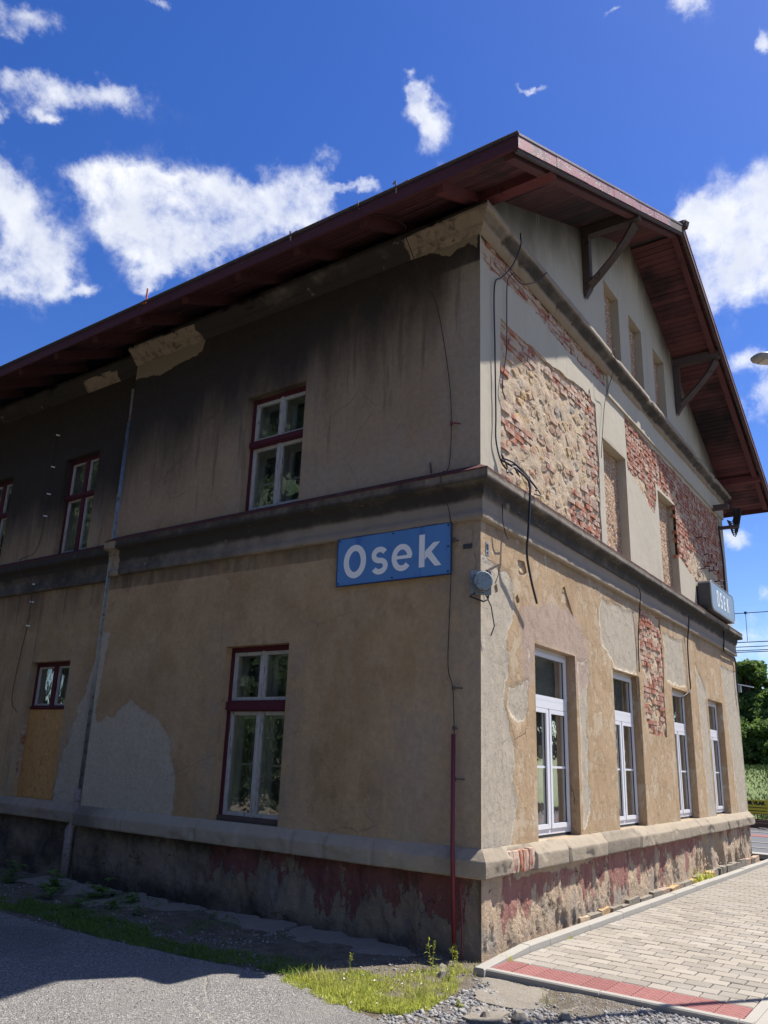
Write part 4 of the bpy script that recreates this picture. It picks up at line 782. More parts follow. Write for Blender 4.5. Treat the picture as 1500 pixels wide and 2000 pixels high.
for s_ in (0, 1):
    xx = (lambda x: x) if s_ == 0 else (lambda x: W_-x)
    beam('rafter', M['mid_beam'], (xx(-.9), -.80, zb(-.9)-.065), (XR, -.80, zb(XR)-.065), .10, .12)
    for y in ((.1, 1.2, 2.3) if s_ else ()): beam('rafter', M['mid_beam'], (xx(-.84), y, zb(-.84)-.065), (xx(.35), y, zb(.35)-.065), .11, .13)
    beam('purlin', M['red_beam'], (xx(.06), -.90, zb(.06)-.085), (xx(.06), .1, zb(.06)-.085), .15, .15)
    beam('purlin', M['dark_beam'], (xx(3.4), -.90, zb(3.4)-.11), (xx(3.4), .1, zb(3.4)-.10), .13, .17)
    m = MB(); x = xx(3.4); zt = zb(3.4)-.2
    m.add([(x-.06, -.02, 8.66), (x+.06, -.02, 8.66), (x+.06, -.12, 8.75), (x-.06, -.12, 8.75), (x-.06, .0, zt), (x+.06, .0, zt), (x+.06, -.12, zt), (x-.06, -.12, zt), (x-.04, -.03, 8.60), (x+.04, -.03, 8.60)], [(0, 1, 5, 4), (1, 2, 6, 5), (2, 3, 7, 6), (3, 0, 4, 7), (4, 5, 6, 7), (8, 9, 2, 3), (0, 3, 8), (1, 9, 2), (0, 8, 9, 1)])
    m.build('bracket_post', M['dark_beam'], roof)
    m = MB(); pts = [(x, -.08, 8.80), (x, -.24, 8.93), (x, -.46, 9.14), (x, -.66, 9.36), (x, -.82, 9.60)]
    m.tube(pts, [.085, .076, .068, .074, .084], 4); m.build('bracket_brace', M['dark_beam'], roof)
def sheetbar(name, mat, a, b, h, t, nrm, up0=.02):
    m = MB(); a = Vector(a); b = Vector(b); n = Vector(nrm)*t; z0 = Vector((0, 0, up0)); z1 = Vector((0, 0, up0-h))
    vs = [a+z0, b+z0, b+z1, a+z1, a+z0+n, b+z0+n, b+z1+n, a+z1+n]; m.add(vs, [(0, 1, 2, 3), (7, 6, 5, 4), (0, 4, 5, 1), (3, 2, 6, 7), (1, 5, 6, 2), (0, 3, 7, 4)]); return m.build(name, mat, roof)
yv = -VERGE
# verge sheets in lapped lengths
def verge(x0, x1, n, mat, mirror=False):
    f = (lambda x: W_-x) if mirror else (lambda x: x)
    for k in range(n):
        a = x0+(x1-x0)*k/n; b = x0+(x1-x0)*(k+1)/n; za = ZE+SL*(a+EAVE); zb_ = ZE+SL*(b+EAVE); o = .003*(k % 2)
        sheetbar('verge_sheet', mat, (f(a), yv-o, za), (f(b-.004), yv-o, zb_), .185, .012, (0, 1, 0), .03)
verge(-EAVE-.012, XR-.9, 6, M['fascia']); verge(XR-.9, XR, 1, M['dark_beam']); verge(-EAVE-.012, XR, 7, M['eave'], True)
for s_ in (0, 1):
    f = (lambda x: W_-x) if s_ else (lambda x: x)
    sheetbar('barge_board', M['dark_beam'], (f(-EAVE+.01), yv+.018, ZE-.09), (f(XR), yv+.018, ZE+SL*(XR+EAVE)-.09), .10, .035, (0, 1, 0), .0)
    x0 = f(-EAVE-.012); m = MB(); m.box((min(x0, x0+.03*(1-2*s_)), yv+.004, ZE-.155), (max(x0, x0+.03*(1-2*s_)), LEN+1, ZE-.016)); m.build('eave_board', M['eave'], roof)
m = MB(); m.tube([(-EAVE-.03, yv-.012, ZE+.012), (-EAVE-.03, LEN, ZE+.012)], .016, 6); m.build('drip_edge', M['dark_beam'], roof)
m = MB(); m.tube([(XR, yv-.03, ZE+SL*(XR+EAVE)+.03), (XR, LEN, ZE+SL*(XR+EAVE)+.03)], .075, 8); m.build('ridge_cap', M['dark_beam'], roof)
m = MB(); m.tube([(XR-.02, yv-.035, 11.05), (XR+.02, yv-.04, 11.16), (XR+.05, yv-.03, 11.26)], [.05, .07, .02], 6); m.build('ridge_finial', M['dark_beam'], roof)

# ---- windows
def ring(mb, P, u0, u1, v0, v1, w, d0, d1, wt=None, wb=None):
    wt = wt or w; wb = wb or w
    bx(mb, P, u0, u0+w, v0, v1, d0, d1); bx(mb, P, u1-w, u1, v0, v1, d0, d1); bx(mb, P, u0+w, u1-w, v1-wt, v1, d0+.001, d1-.001); bx(mb, P, u0+w, u1-w, v0, v0+wb, d0+.001, d1-.001)
def pane(P, u0, u1, v0, v1, d, win, mat=None):
    m = MB(); bx(m, P, u0, u1, v0, v1, d, d+.003); return m.build('pane', mat or M['glass'], win)
def old_window(P, h, t0, t1, mull, lower='glass', mulmat='oldwhite', sashw=.048, inner=True, mw=.030, sill=True):
    u0, u1, v0, v1 = h; u0 -= .01; u1 += .01; m = MB()
    ring(m, P, u0, u1, v0-.01, v1+.01, .062, .115, .20, .075, .075); bx(m, P, u0+.05, u1-.05, t0, t1, .085, .21); bx(m, P, u0+.03, u1-.03, t0+.02, t1-.015, .07, .09)
    if mulmat == 'maroon': bx(m, P, mull-.05, mull+.05, v0+.06, v1-.06, .108, .19)
    win = m.build('window', M['maroon'], B)
    a, b = u0+.06, u1-.06; rows = [(t1-.005, v1-.06)] + ([(v0+.062, t0+.005)] if lower == 'glass' else [])
    for (z0, z1) in rows:
        off = .05 if mulmat == 'maroon' else .002
        for (x0, x1) in ((a, mull-off), (mull+off, b)):
            m = MB(); ring(m, P, x0, x1, z0, z1, sashw, .128+random.uniform(0, .004), .168); m.build('sash', M['oldwhite'], win); pane(P, x0+sashw, x1-sashw, z0+sashw, z1-sashw, .150+random.uniform(0, .003), win)
        if mulmat != 'maroon': m = MB(); bx(m, P, mull-mw/2-.012, mull+mw/2+.004, z0+.002, z1-.002, .112, .127); m.build('cover_strip', M['oldwhite'], win)
    if sill and lower == 'glass': m = MB(); bx(m, P, u0+.01, u1-.01, v0-.005, v0+.062, .09, .125); m.build('sill_board', M['dark_beam'], win)
    m = MB(); d0, d1 = .202, .42   # boxed lining between the two leaves
    for (q0, q1, z0, z1) in ((u0-.03, u0+.035, v0, v1), (u1-.035, u1+.03, v0, v1), (u0, u1, v1-.03, v1+.03), (u0, u1, v0-.03, v0+.03)): bx(m, P, q0, q1, z0, z1, d0, d1)
    m.build('lining', M['lining'], win)
    if inner:
        m = MB()
        for (z0, z1) in ((t1-.01, v1-.03), (v0+.03, t0)):
            for (x0, x1) in ((u0+.035, mull-.01), (mull+.01, u1-.035)):
                ring(m, P, x0, x1, z0, z1, .075, .31, .35)
                if z1-z0 > .85: bx(m, P, x0+.07, x1-.07, (z0+z1)/2-.014, (z0+z1)/2+.014, .315, .34)
        bx(m, P, u0, u1, t0-.01, t1+.01, .30, .36); m.build('inner_sash', M['lining'], win)
        pane(P, u0+.04, u1-.04, v0+.05, v1-.05, .33, win)
    if lower == 'osb':
        m = MB(); bx(m, P, u0+.02, u1-.02, v0+.0, t0+.02, .095, .113); tag(m.build('board_panel', M['osb'], win), 'yellow strand board covering the lower half of the window')
    return win
tag(old_window(LW, hA, 2.205, 2.335, 3.075), 'ground-floor casement window with maroon frame and peeling white sashes')
tag(old_window(LW, hB, 5.70, 5.80, 3.065), 'first-floor casement window with maroon transom and white sashes')
tag(old_window(MWl, hC, 2.255, 2.315, 7.72, 'osb', 'maroon', .035), 'ground-floor window boarded up below its transom')
tag(old_window(MWl, hD, 5.74, 5.83, 7.66, 'glass', 'maroon', .032), 'first-floor window with maroon mullion and transom')
tag(old_window(MWl, hE, 5.74, 5.83, 10.25, 'glass', 'maroon', .032), 'first-floor window at the far left')
def pvc_window(h):
    u0, u1, v0, v1 = h; P = RW; m = MB(); ring(m, P, u0, u1, v0+.035, v1, .062, .125, .195, .06, .075); bx(m, P, u0+.06, u1-.06, 2.335, 2.452, .128, .192); bx(m, P, u0+.06, u1-.06, 2.35, 2.44, .112, .13)
    mid = (u0+u1)/2; bx(m, P, mid-.032, mid+.032, v0+.10, 2.336, .118, .19); win = m.build('window', M['pvc'], B)
    g = MB()
    for (x0, x1, z0, z1) in ((u0+.045, u1-.045, 2.44, v1-.045), (u0+.045, mid-.022, v0+.095, 2.345), (mid+.022, u1-.045, v0+.095, 2.345)):
        m = MB(); w = .050; ring(m, P, x0, x1, z0, z1, w, .110, .155); m.build('sash', M['pvc'], win); ring(g, P, x0+w-.001, x1-w+.001, z0+w-.001, z1-w+.001, .006, .130, .14)
        pane(P, x0+w, x1-w, z0+w, z1-w, .138, win)
        if z0 < 2: m = MB(); zc = 1.69; bx(m, P, x0+w+.004, x1-w-.004, zc-.012, zc+.012, .133, .148); m.build('muntin', M['pvc'], win)
    g.build('gasket', M['gasket'], win)
    m = MB(); bx(m, P, u0+.005, u1-.005, v0, v0+.037, .128, .19); m.build('sill_profile', M['gasket'], win)
    m = MB(); bx(m, P, u0-.05, u1+.05, v0+.02, v1+.05, .235, .245); m.build('blind', M['blind'], win)
    m = MB()
    for (q0, q1, z0, z1) in ((u0-.04, u0-.001, v0, v1), (u1+.001, u1+.04, v0, v1), (u0, u1, v1+.001, v1+.03), (u0, u1, v0-.03, v0)): bx(m, P, q0, q1, z0, z1, .197, .46)
    m.build('lining', M['lining'], win); return win
for i, h in enumerate(hF): tag(pvc_window(h), 'modern white plastic window')
# sloping render sills inside the window openings
for h, P in [(q, RW) for q in hF]+[(hA, LW), (hC, MWl)]:
    m = MB(); u0, u1, v0, v1 = h; m.add([P(u0-.005, .915, -.01), P(u1+.005, .915, -.01), P(u1+.005, .935, .13), P(u0-.005, .935, .13), P(u0-.005, .85, -.01), P(u1+.005, .85, -.01)], [(0, 1, 2, 3), (4, 5, 1, 0)]); m.build('window_sill', M['concrete'], B)
# crumbled brick jamb beside the boarded window
for k in range(10):
    o = bpy.data.objects.new('brick', BRICKS[k % 8]); COL.objects.link(o); o.parent = wall_mid; o.location = (REC+.05+random.uniform(-.01, .01), 8.268+random.uniform(0, .02), 1.25+k*.082); o.rotation_euler = (0, 0, 0); o.scale = (.30, .4, .8)
# downpipe in the angle
dp = MB(); dp.tube([(.075, 6.33, 7.3), (.09, 6.33, 6.72)], .028, 8); dp.build('pipe_stub', M['cast'], B)
dp = MB(); dp.tube([(.09, 6.30, 6.70), (.085, 6.30, 4.80), (.085, 6.30, 4.15), (.075, 6.30, 1.06)], .062, 12)
for z in (5.45, 3.2): dp.tube([(.088, 6.30, z), (.088, 6.30, z+.05)], .068, 12)
pipe = dp.build('downpipe', M['pipe'], B, True)
dp = MB(); dp.tube([(.06, 6.33, 1.14), (.06, 6.33, 1.02), (.06, 6.33, .72), (-.02, 6.33, .62), (-.02, 6.33, -.06)], [.075, .075, .062, .062, .062], 12); dp.build('downpipe_foot', M['cast'], B, True)
dp = MB(); dp.tube([(.06, 6.33, 1.05), (.06, 6.33, 1.10)], .073, 12); dp.build('pipe_collar', M['white'], pipe, True)

# ================================================================ GROUND
def flat(name, mat, poly, z, kind='structure', h=None, parent=None):
    m = MB(); n = len(poly)
    if h: m.add([(x, y, z) for x, y in poly]+[(x, y, z-h) for x, y in poly], [tuple(range(n))]+[(i, i+n, (i+1) % n+n, (i+1) % n) for i in range(n)])
    else: m.add([(x, y, z) for x, y in poly], [tuple(range(n))])
    o = m.build(name, mat, parent); 
    if kind: o['kind'] = kind
    return o
flat('ground', M['ground'], [(-900, -900), (900, -900), (900, 900), (-900, 900)], -.075)
GP = lambda u, v, d: (u, v, -d)
# near soil with real unevenness
asph = [(-9, -7), (-9, 12), (-1.9, 12), (-1.85, 5.0), (-1.80, 3.0), (-1.72, 1.7), (-1.62, 1.05), (-1.80, .36), (-1.95, -.15), (-2.15, -.7), (-2.6, -2.2), (-3.2, -7)]
def soil_h(U, V): return .03 + .030*fbm(U, V, 1.6, 4, 3)+.012*fbm(U, V, 9, 3, 4) - .03*smooth01(-np.abs(U+.6), -1.1, 0)*smooth01(-V, -9, 0)
sheet('soil', M['ground'], GP, -3.2, .02, -4, 11, .045, disp=soil_h, skirt_edges=False)['kind'] = 'structure'
sheet('asphalt_yard', M['asphalt'], GP, -9, -1.4, -7, 12, .05, miss=lambda U, V: -(sdf(asph, U, V)+.10*fbm(U, V, 2.5, 5, 9)), disp=lambda U, V: .012+.014*fbm(U, V, .8, 3, 1), depth=.05)['kind'] = 'structure'
# broken apron slabs along the foot of the side wall and in front of the kerb tip
def slab(poly, z, sd_, th=.06, tilt=(0, 0), amp=.24):
    r = random.Random(sd_); pts = []
    for i in range(len(poly)):
        a = poly[i]; b = poly[(i+1) % len(poly)]; n = max(1, int(math.hypot(b[0]-a[0], b[1]-a[1])/.09))
        for k in range(n): t = k/n; pts.append((a[0]+(b[0]-a[0])*t+r.uniform(-.016, .016), a[1]+(b[1]-a[1])*t+r.uniform(-.016, .016)))
    xs = [p[0] for p in pts]; ys = [p[1] for p in pts]; cx = sum(xs)/len(xs); cy = sum(ys)/len(ys)
    o = sheet('concrete_slab', M['concrete'], GP, min(xs)-.05, max(xs)+.05, min(ys)-.05, max(ys)+.05, .025, miss=lambda U, V: -(sdf(pts, U, V)+amp*fbm(U, V, 5, 5, sd_)), disp=lambda U, V: -z+.035*fbm(U, V, 3, 5, sd_)+tilt[0]*(U-cx)+tilt[1]*(V-cy), depth=-z+th)
    return o
S1 = [((-.65, .45), (-.72, 1.9), (-.06, 2.0), (-.05, .75)), ((-.74, 2.0), (-.85, 3.3), (-.1, 3.35), (-.06, 2.1)), ((-.95, 3.4), (-1.0, 4.7), (-.12, 4.8), (-.1, 3.45)), ((-.9, 4.9), (-.9, 6.6), (-.1, 6.6), (-.1, 4.9))]
labs = ['cracked grey concrete slab under the wall nearest the building corner', 'dark concrete slab at the wall foot below the large casement window', 'concrete slab half covered by weeds at the wall foot', 'concrete slab beside the foot of the downpipe']
for k, s_ in enumerate(S1): tag(slab(s_, -.004-.003*k, 30+k, tilt=((-.05, .01) if k % 2 else (-.03, -.01)), amp=.32), labs[k], 'slab', 'broken apron slabs at the wall foot')
FR = [([(-.50, -.30), (-.44, -1.05), (-.85, -1.15), (-1.15, -.85), (-1.18, -.60), (-.95, -.42), (-.62, -.33)], 'worn concrete slab just in front of the kerb tip at the building corner', .0), ([(-.44, -1.10), (-.42, -1.75), (-.72, -1.70), (-.98, -1.35), (-.88, -1.18)], 'broken concrete slab in front of the red tactile strip', -.006), ([(-1.22, -.66), (-1.2, -.90), (-1.5, -.92), (-1.6, -.75), (-1.42, -.60)], 'small broken concrete piece at the edge of the sunlit grass', -.004)]
for p_, l_, z_ in FR: tag(slab(p_, z_, int(z_*1000)+77), l_, 'slab', 'broken concrete in front of the kerb')
# gravel: loose stones as one mass
def pebbles(n, area, smin, smax, zf, mat, name, seed, ok=None):
    rg = np.random.default_rng(seed); t = (1+5**.5)/2
    ico = np.array([(-1, t, 0), (1, t, 0), (-1, -t, 0), (1, -t, 0), (0, -1, t), (0, 1, t), (0, -1, -t), (0, 1, -t), (t, 0, -1), (t, 0, 1), (-t, 0, -1), (-t, 0, 1)])/1.9
    fi = np.array([(0,11,5),(0,5,1),(0,1,7),(0,7,10),(0,10,11),(1,5,9),(5,11,4),(11,10,2),(10,7,6),(7,1,8),(3,9,4),(3,4,2),(3,2,6),(3,6,8),(3,8,9),(4,9,5),(2,4,11),(6,2,10),(8,6,7),(9,8,1)])
    X = rg.uniform(area[0], area[1], n); Y = rg.uniform(area[2], area[3], n)
    if ok is not None: k = ok(X, Y); X = X[k]; Y = Y[k]; n = len(X)
    sz = smin+(smax-smin)*rg.random(n)**2.5; a = rg.uniform(0, 6.28, n); fl = rg.uniform(.45, .9, n); st = rg.uniform(.7, 1.3, n)
    V = ico[None]*(1+rg.uniform(-.38, .38, (n, 12, 3))); V = V*np.stack([sz*st, sz, sz*fl], -1)[:, None, :]
    x = V[..., 0]*np.cos(a)[:, None]-V[..., 1]*np.sin(a)[:, None]; y = V[..., 0]*np.sin(a)[:, None]+V[..., 1]*np.cos(a)[:, None]
    V = np.stack([x+X[:, None], y+Y[:, None], V[..., 2]+(zf(X, Y)+sz*fl*.35)[:, None]], -1).reshape(-1, 3); F = (fi[None]+12*np.arange(n)[:, None, None]).reshape(-1, 3)
    o = np_mesh(name, V, F, mat); o['kind'] = 'stuff'; return o
gravA = [(-.62, -.26), (-1.0, -.40), (-1.45, -.40), (-1.9, -.2), (-2.25, -.5), (-2.9, -2.4), (-1.4, -3.4), (-.2, -3.2), (-.45, -2.2), (-.43, -1.6), (-.95, -1.35), (-1.15, -.85), (-.75, -.5), (-.52, -.32)]
gz = lambda X, Y: -soil_h(X, Y)-.003
pebbles(26000, (-3.0, -.1, -3.4, -.2), .006, .020, gz, M['gravel'], 'gravel', 5, lambda X, Y: sdf(gravA, X, Y)+.25*fbm(X, Y, 3, 3, 2) < 0)
pebbles(1900, (-2.3, -.3, -2.6, -.2), .010, .030, gz, M['gravel'], 'gravel', 6, lambda X, Y: (sdf(gravA, X, Y) < 0) & (fbm(X, Y, 2.5, 3, 8) > -.06))
pebbles(9000, (-1.3, .3, -3.2, -.3), .003, .011, gz, M['gravel'], 'gravel', 12, lambda X, Y: fbm(X, Y, 2.2, 4, 14) > -.10)
pebbles(5200, (-2.1, -.1, -1.9, 8), .005, .016, lambda X, Y: gz(X, Y)+.006, M['gravel'], 'gravel', 8, lambda X, Y: fbm(X, Y, 2, 3, 4) > .03)
pebbles(2500, (-4.5, -1.8, -2.0, 5), .003, .007, lambda X, Y: -.006+0*X, M['gravel'], 'grit', 9, lambda X, Y: fbm(X, Y, 2, 3, 4) > -.02)
for k, (x, y, s_) in enumerate([(-.70, -.02, .075), (-.52, .10, .06), (-1.28, -.98, .07), (-1.05, -1.22, .06), (-1.42, -.78, .05), (-.35, .12, .05)]):
    r = random.Random(k+60); m = MB(); n = 8
    vs = [(x+math.cos(j*6.283/n)*s_*r.uniform(.75, 1.2), y+math.sin(j*6.283/n)*s_*r.uniform(.6, 1.0), -.05+lv) for lv in (0, .05) for j in range(n)]+[(x+math.cos(j*6.283/n)*s_*r.uniform(.4, .7), y+math.sin(j*6.283/n)*s_*r.uniform(.35, .55), .0+s_*.5+r.uniform(-.01, .01)) for j in range(n)]
    fs = [(l*n+j, l*n+(j+1) % n, (l+1)*n+(j+1) % n, (l+1)*n+j) for l in (0, 1) for j in range(n)]+[tuple(range(2*n, 3*n))]
    m.add(vs, fs); tag(m.build('loose_stone', M['concrete']), ['pale rock at the back edge of the sunlit grass', 'small rock between the grass and the maroon conduit', 'grey cobble in the gravel in front of the slabs', 'rounded stone beside the broken concrete', 'flat stone at the tip of the grass patch', 'stone at the foot of the building corner'][k], 'rock', 'loose stones by the corner')
# ---- paved walk
pave = flat('pavement', M['joint'], [(-.40, -.22), (14.2, -.45), (14.2, -2.30), (-.40, -2.30)], .018, h=.1)
kerby = lambda x: -.262-.022*max(0, x-.5)        # outer face of the wall-side kerb
def block(x0, x1, y0, y1, z0, z1, c=.006):
    m = MB(); m.add([(x0, y0, z0), (x1, y0, z0), (x1, y1, z0), (x0, y1, z0), (x0, y0, z1-c), (x1, y0, z1-c), (x1, y1, z1-c), (x0, y1, z1-c), (x0+c, y0+c, z1), (x1-c, y0+c, z1), (x1-c, y1-c, z1), (x0+c, y1-c, z1)],
        [(0, 1, 5, 4), (1, 2, 6, 5), (2, 3, 7, 6), (3, 0, 4, 7), (4, 5, 9, 8), (5, 6, 10, 9), (6, 7, 11, 10), (7, 4, 8, 11), (8, 9, 10, 11)]); return m
def memesh(name, m, mat): me = bpy.data.meshes.new(name); me.from_pydata(m.v, [], m.f); me.update(); me.materials.append(mat); return me
full = memesh('paver', block(-.0785, .0785, -.0955, .0955, -.04, .0), M['paver']); pv = []
rowx = .055; k = 0
x = .048
while x < 14.0:
    ky = kerby(x+.08)-.004; yy = ky if k % 2 == 0 else ky
    cuts = []; y = -2.25; 
    off = .1 if k % 2 else 0
    ys = [-2.25]
    t = -2.25+(.2-off if off else .2)
    while t < ky-.03: ys.append(t); t += .2
    ys.append(ky)
    for a, b in zip(ys[:-1], ys[1:]): pv.append((x+.0825, (a+b)/2, b-a))
    x += .165; k += 1
pv.sort(key=lambda p: (p[0]+7.08)**2+(p[1]+3.745)**2)
def rz(): return .036+random.uniform(-.0025, .0025)
for px_, py_, L_ in pv[:280]:
    o = bpy.data.objects.new('paver', full if abs(L_-.2) < .01 else memesh('paver', block(-.0785, .0785, -L_/2+.0045, L_/2-.0045, -.04, 0), M['paver'])); COL.objects.link(o); o.parent = pave
    o.location = (px_, py_, rz()); o.rotation_euler = (random.uniform(-.008, .008), random.uniform(-.01, .01), random.uniform(-.006, .006))
m = MB()
for px_, py_, L_ in pv[280:]:
    z = rz(); b = block(px_-.0785, px_+.0785, py_-L_/2+.0045, py_+L_/2-.0045, z-.03, z); m.add(b.v, b.f)
tag(m.build('paving', M['paver'], pave), kind='stuff')
# red tactile tiles with wavy ribs
def tact():
    m = MB(); n = 9; w = .366; L_ = .196; vs = []; nx = 27
    for i in range(nx):
        x = -w/2+w*i/(nx-1); 
        for j in range(n):
            y = -L_/2+L_*j/(n-1); ph = .5+.5*math.sin((x/.052+.28*math.sin(y/.2*2*math.pi*2))*2*math.pi); vs.append((x, y, .005*min(1, max(0, ph*2-.5))-.001))
    fs = [(i*n+j, (i+1)*n+j, (i+1)*n+j+1, i*n+j+1) for i in range(nx-1) for j in range(n-1)]; m.add(vs, fs)
    m.box((-w/2, -L_/2, -.04), (w/2, L_/2, -.003)); return memesh('tactile_tile', m, M['redtile'])
tt = tact(); y = -2.15
while y < -.30:
    o = bpy.data.objects.new('tactile_tile', tt); COL.objects.link(o); o.parent = pave; o.location = (-.150, y, .034+random.uniform(-.001, .002)); y += .2
m = MB(); o = bpy.data.objects.new('tactile_tile', memesh('tactile_tile', block(-.183, .183, -.02, .02, -.04, .003), M['redtile'])); COL.objects.link(o); o.parent = pave; o.location = (-.15, -.275, .034)
# kerb stones: thick ones along the wall, thin edging round the end
def kerb(a, b, w, z0, z1, name='kerb_stone', side=1, z1b=None):
    a = Vector((*a, 0)); b = Vector((*b, 0)); d = (b-a).normalized(); n = Vector((-d.y, d.x, 0))*side; a = a+d*.003; b = b-d*.003; c = .010; m = MB(); vs = []
    for z, ins in ((z0, 0), (z1-c, 0), (z1, c)):
        for p, e in ((a, ins), (b, -ins)):
            pass
        vs += [a+d*ins*.3+n*ins+Vector((0, 0, z)), b-d*ins*.3+n*ins+Vector((0, 0, z)), b-d*ins*.3+n*(w-ins)+Vector((0, 0, z)), a+d*ins*.3+n*(w-ins)+Vector((0, 0, z))]
    m.add(vs, [(l*4+j, l*4+(j+1) % 4, l*4+4+(j+1) % 4, l*4+4+j) for l in (0, 1) for j in range(4)]+[(8, 9, 10, 11)])
    if z1b: m.v = [(p[0], p[1], p[2]+((z1b-z1) if (p[2] > z0+.01 and i % 4 in (1, 2)) else 0)) for i, p in enumerate(m.v)]
    return m.build(name, M['curb'], pave)
kerb((-.46, -.265), (.46, -.262), .10, -.06, .050, 'kerb_stone', 1, .098); x = .46; kk = 0
while x < 12.6:
    L_ = 1.0 if kk else .45; kerb((x, kerby(x)), (x+L_, kerby(x+L_)), .10, -.06, .098+random.uniform(-.004, .004)); x += L_; kk += 1
y = -.235
for L_ in (1.0, 1.0, .1): kerb((-.42, y), (-.42, y-L_), .078, -.06, .044, 'edging_stone'); y -= L_
x = -.42
for k in range(14): kerb((x, -2.33), (x+1.0, -2.33), .078 if k else .078, -.06, .040, 'edging_stone'); x += 1.0
for k in range(14): kerb((-.42+k, -2.46), (.58+k, -2.46), .13, -.06, .036, 'edging_stone')
kerb((.02, -.30), (.02, -2.25), .024, -.05, .037, 'edging_stone')
m = MB(); m.box((12.6, -2.6, -.05), (13.0, 3.5, .05)); m.build('edging_stone', M['curb'], pave)
# ---- grass: blades
def blades(n, ok, area, h0, h1, mat, name, seed, w=.0035, lean=.5, zf=None):
    rg = np.random.default_rng(seed); X = rg.uniform(area[0], area[1], n); Y = rg.uniform(area[2], area[3], n); k = ok(X, Y); X = X[k]; Y = Y[k]; n = len(X)
    h = (h0+(h1-h0)*rg.random(n)**1.6)*(.75+.8*(fbm(X, Y, 5, 3, seed)+.3)); a = rg.uniform(0, 6.28, n); l = rg.random(n)*lean*h; b = rg.uniform(0, 6.28, n); z = (zf(X, Y) if zf else -.032+0*X); ww = w*rg.uniform(.6, 1.5, n)
    cx, sx = np.cos(a)*ww, np.sin(a)*ww; lx, ly = np.cos(b)*l, np.sin(b)*l
    V = np.stack([np.stack([X-cx, Y-sx, z], -1), np.stack([X+cx, Y+sx, z], -1), np.stack([X+lx*.35+cx*.8, Y+ly*.35+sx*.8, z+h*.6], -1), np.stack([X+lx*.35-cx*.8, Y+ly*.35-sx*.8, z+h*.6], -1), np.stack([X+lx, Y+ly, z+h], -1)], 1).reshape(-1, 3)
    i = 5*np.arange(n)[:, None]; F = np.concatenate([i+np.array([[0, 1, 2]]), i+np.array([[0, 2, 3]]), i+np.array([[3, 2, 4]])], 0)
    o = np_mesh(name, V, F, mat); o['kind'] = 'stuff'; return o
sunG = [(-.30, .05), (-.62, .10), (-1.0, .42), (-1.45, .95), (-1.62, .98), (-1.85, .40), (-2.0, -.05), (-1.75, -.28), (-1.5, -.36), (-1.20, -.30), (-1.0, -.22), (-.72, -.12), (-.45, -.12)]
inS = lambda X, Y: (sdf(sunG, X, Y)+.34*fbm(X, Y, 4, 5, 5) < .02) & (fbm(X, Y, 7, 4, 15) > -.17)
blades(60000, inS, (-2.2, -.2, -.6, 1.2), .018, .06, M['grass'], 'grass', 21, .0028, .9)
blades(5000, lambda X, Y: inS(X, Y) & (fbm(X, Y, 4, 3, 91) > 0), (-2.2, -.2, -.6, 1.2), .05, .13, M['grass'], 'grass', 121, .0028, .8)
blades(7000, lambda X, Y: inS(X, Y) & (fbm(X, Y, 3, 3, 19) > .0), (-2.1, -.2, -.5, 1.1), .03, .085, M['dry'], 'dry_grass', 22, .0022, 1.1)
strip = lambda X, Y: (np.abs(X+1.45-.10*np.sin(Y*1.7)+.1*(Y-4)*(Y > 4)) + .28*fbm(X, Y, 2.2, 4, 6) < .30-.09*(Y < 3)) & (fbm(X, Y, 5, 3, 16) > -.12)
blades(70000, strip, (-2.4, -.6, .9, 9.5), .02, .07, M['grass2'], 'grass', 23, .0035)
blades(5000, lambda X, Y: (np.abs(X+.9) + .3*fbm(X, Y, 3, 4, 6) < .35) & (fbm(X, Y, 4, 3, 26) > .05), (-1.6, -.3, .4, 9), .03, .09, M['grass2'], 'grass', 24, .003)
blades(2200, lambda X, Y: fbm(X, Y, 3, 3, 36) > .17, (-4.2, -1.4, -1.2, 3), .01, .03, M['grass2'], 'grass', 25, .003)
blades(500, lambda X, Y: sdf([(-.66, -.28), (-.5, -.05), (-.05, -.03), (-.3, -.14)], X, Y) < 0, (-.9, .1, -.4, .2), .03, .11, M['grass'], 'grass', 27, .003)
blades(260, lambda X, Y: np.hypot(X-.02, Y+.245) < .05, (-.1, .1, -.35, -.15), .02, .07, M['grass'], 'grass', 28, .003, .8, lambda X, Y: .03+0*X)
blades(300, lambda X, Y: np.hypot(X-1.33, Y+.27) < .06, (1.2, 1.5, -.4, -.1), .02, .06, M['grass'], 'grass', 29, .003, .8, lambda X, Y: .03+0*X)
blades(500, lambda X, Y: (np.abs(X-7.3) < .45), (6.5, 8.2, -.30, -.08), .06, .22, M['grass'], 'grass', 30, .006, .7, lambda X, Y: -.02+0*X)
blades(3000, lambda X, Y: Y < -2.5, (-.6, 6, -3.4, -2.48), .03, .12, M['grass2'], 'grass', 31, .004)
blades(260, lambda X, Y: np.hypot(X+.80, Y+1.02) < .09, (-1, -.6, -1.2, -.8), .04, .15, M['dry'], 'dry_grass', 32, .0022, 1.0)
blades(350, lambda X, Y: (fbm(X, Y, 2.2, 3, 76) > .05) & ((np.abs(((X-.048)/.165) % 1-.0) < .08)), (.1, 4, -2.2, -.4), .012, .035, M['grass2'], 'grass', 41, .003, .9, lambda X, Y: .03+0*X)
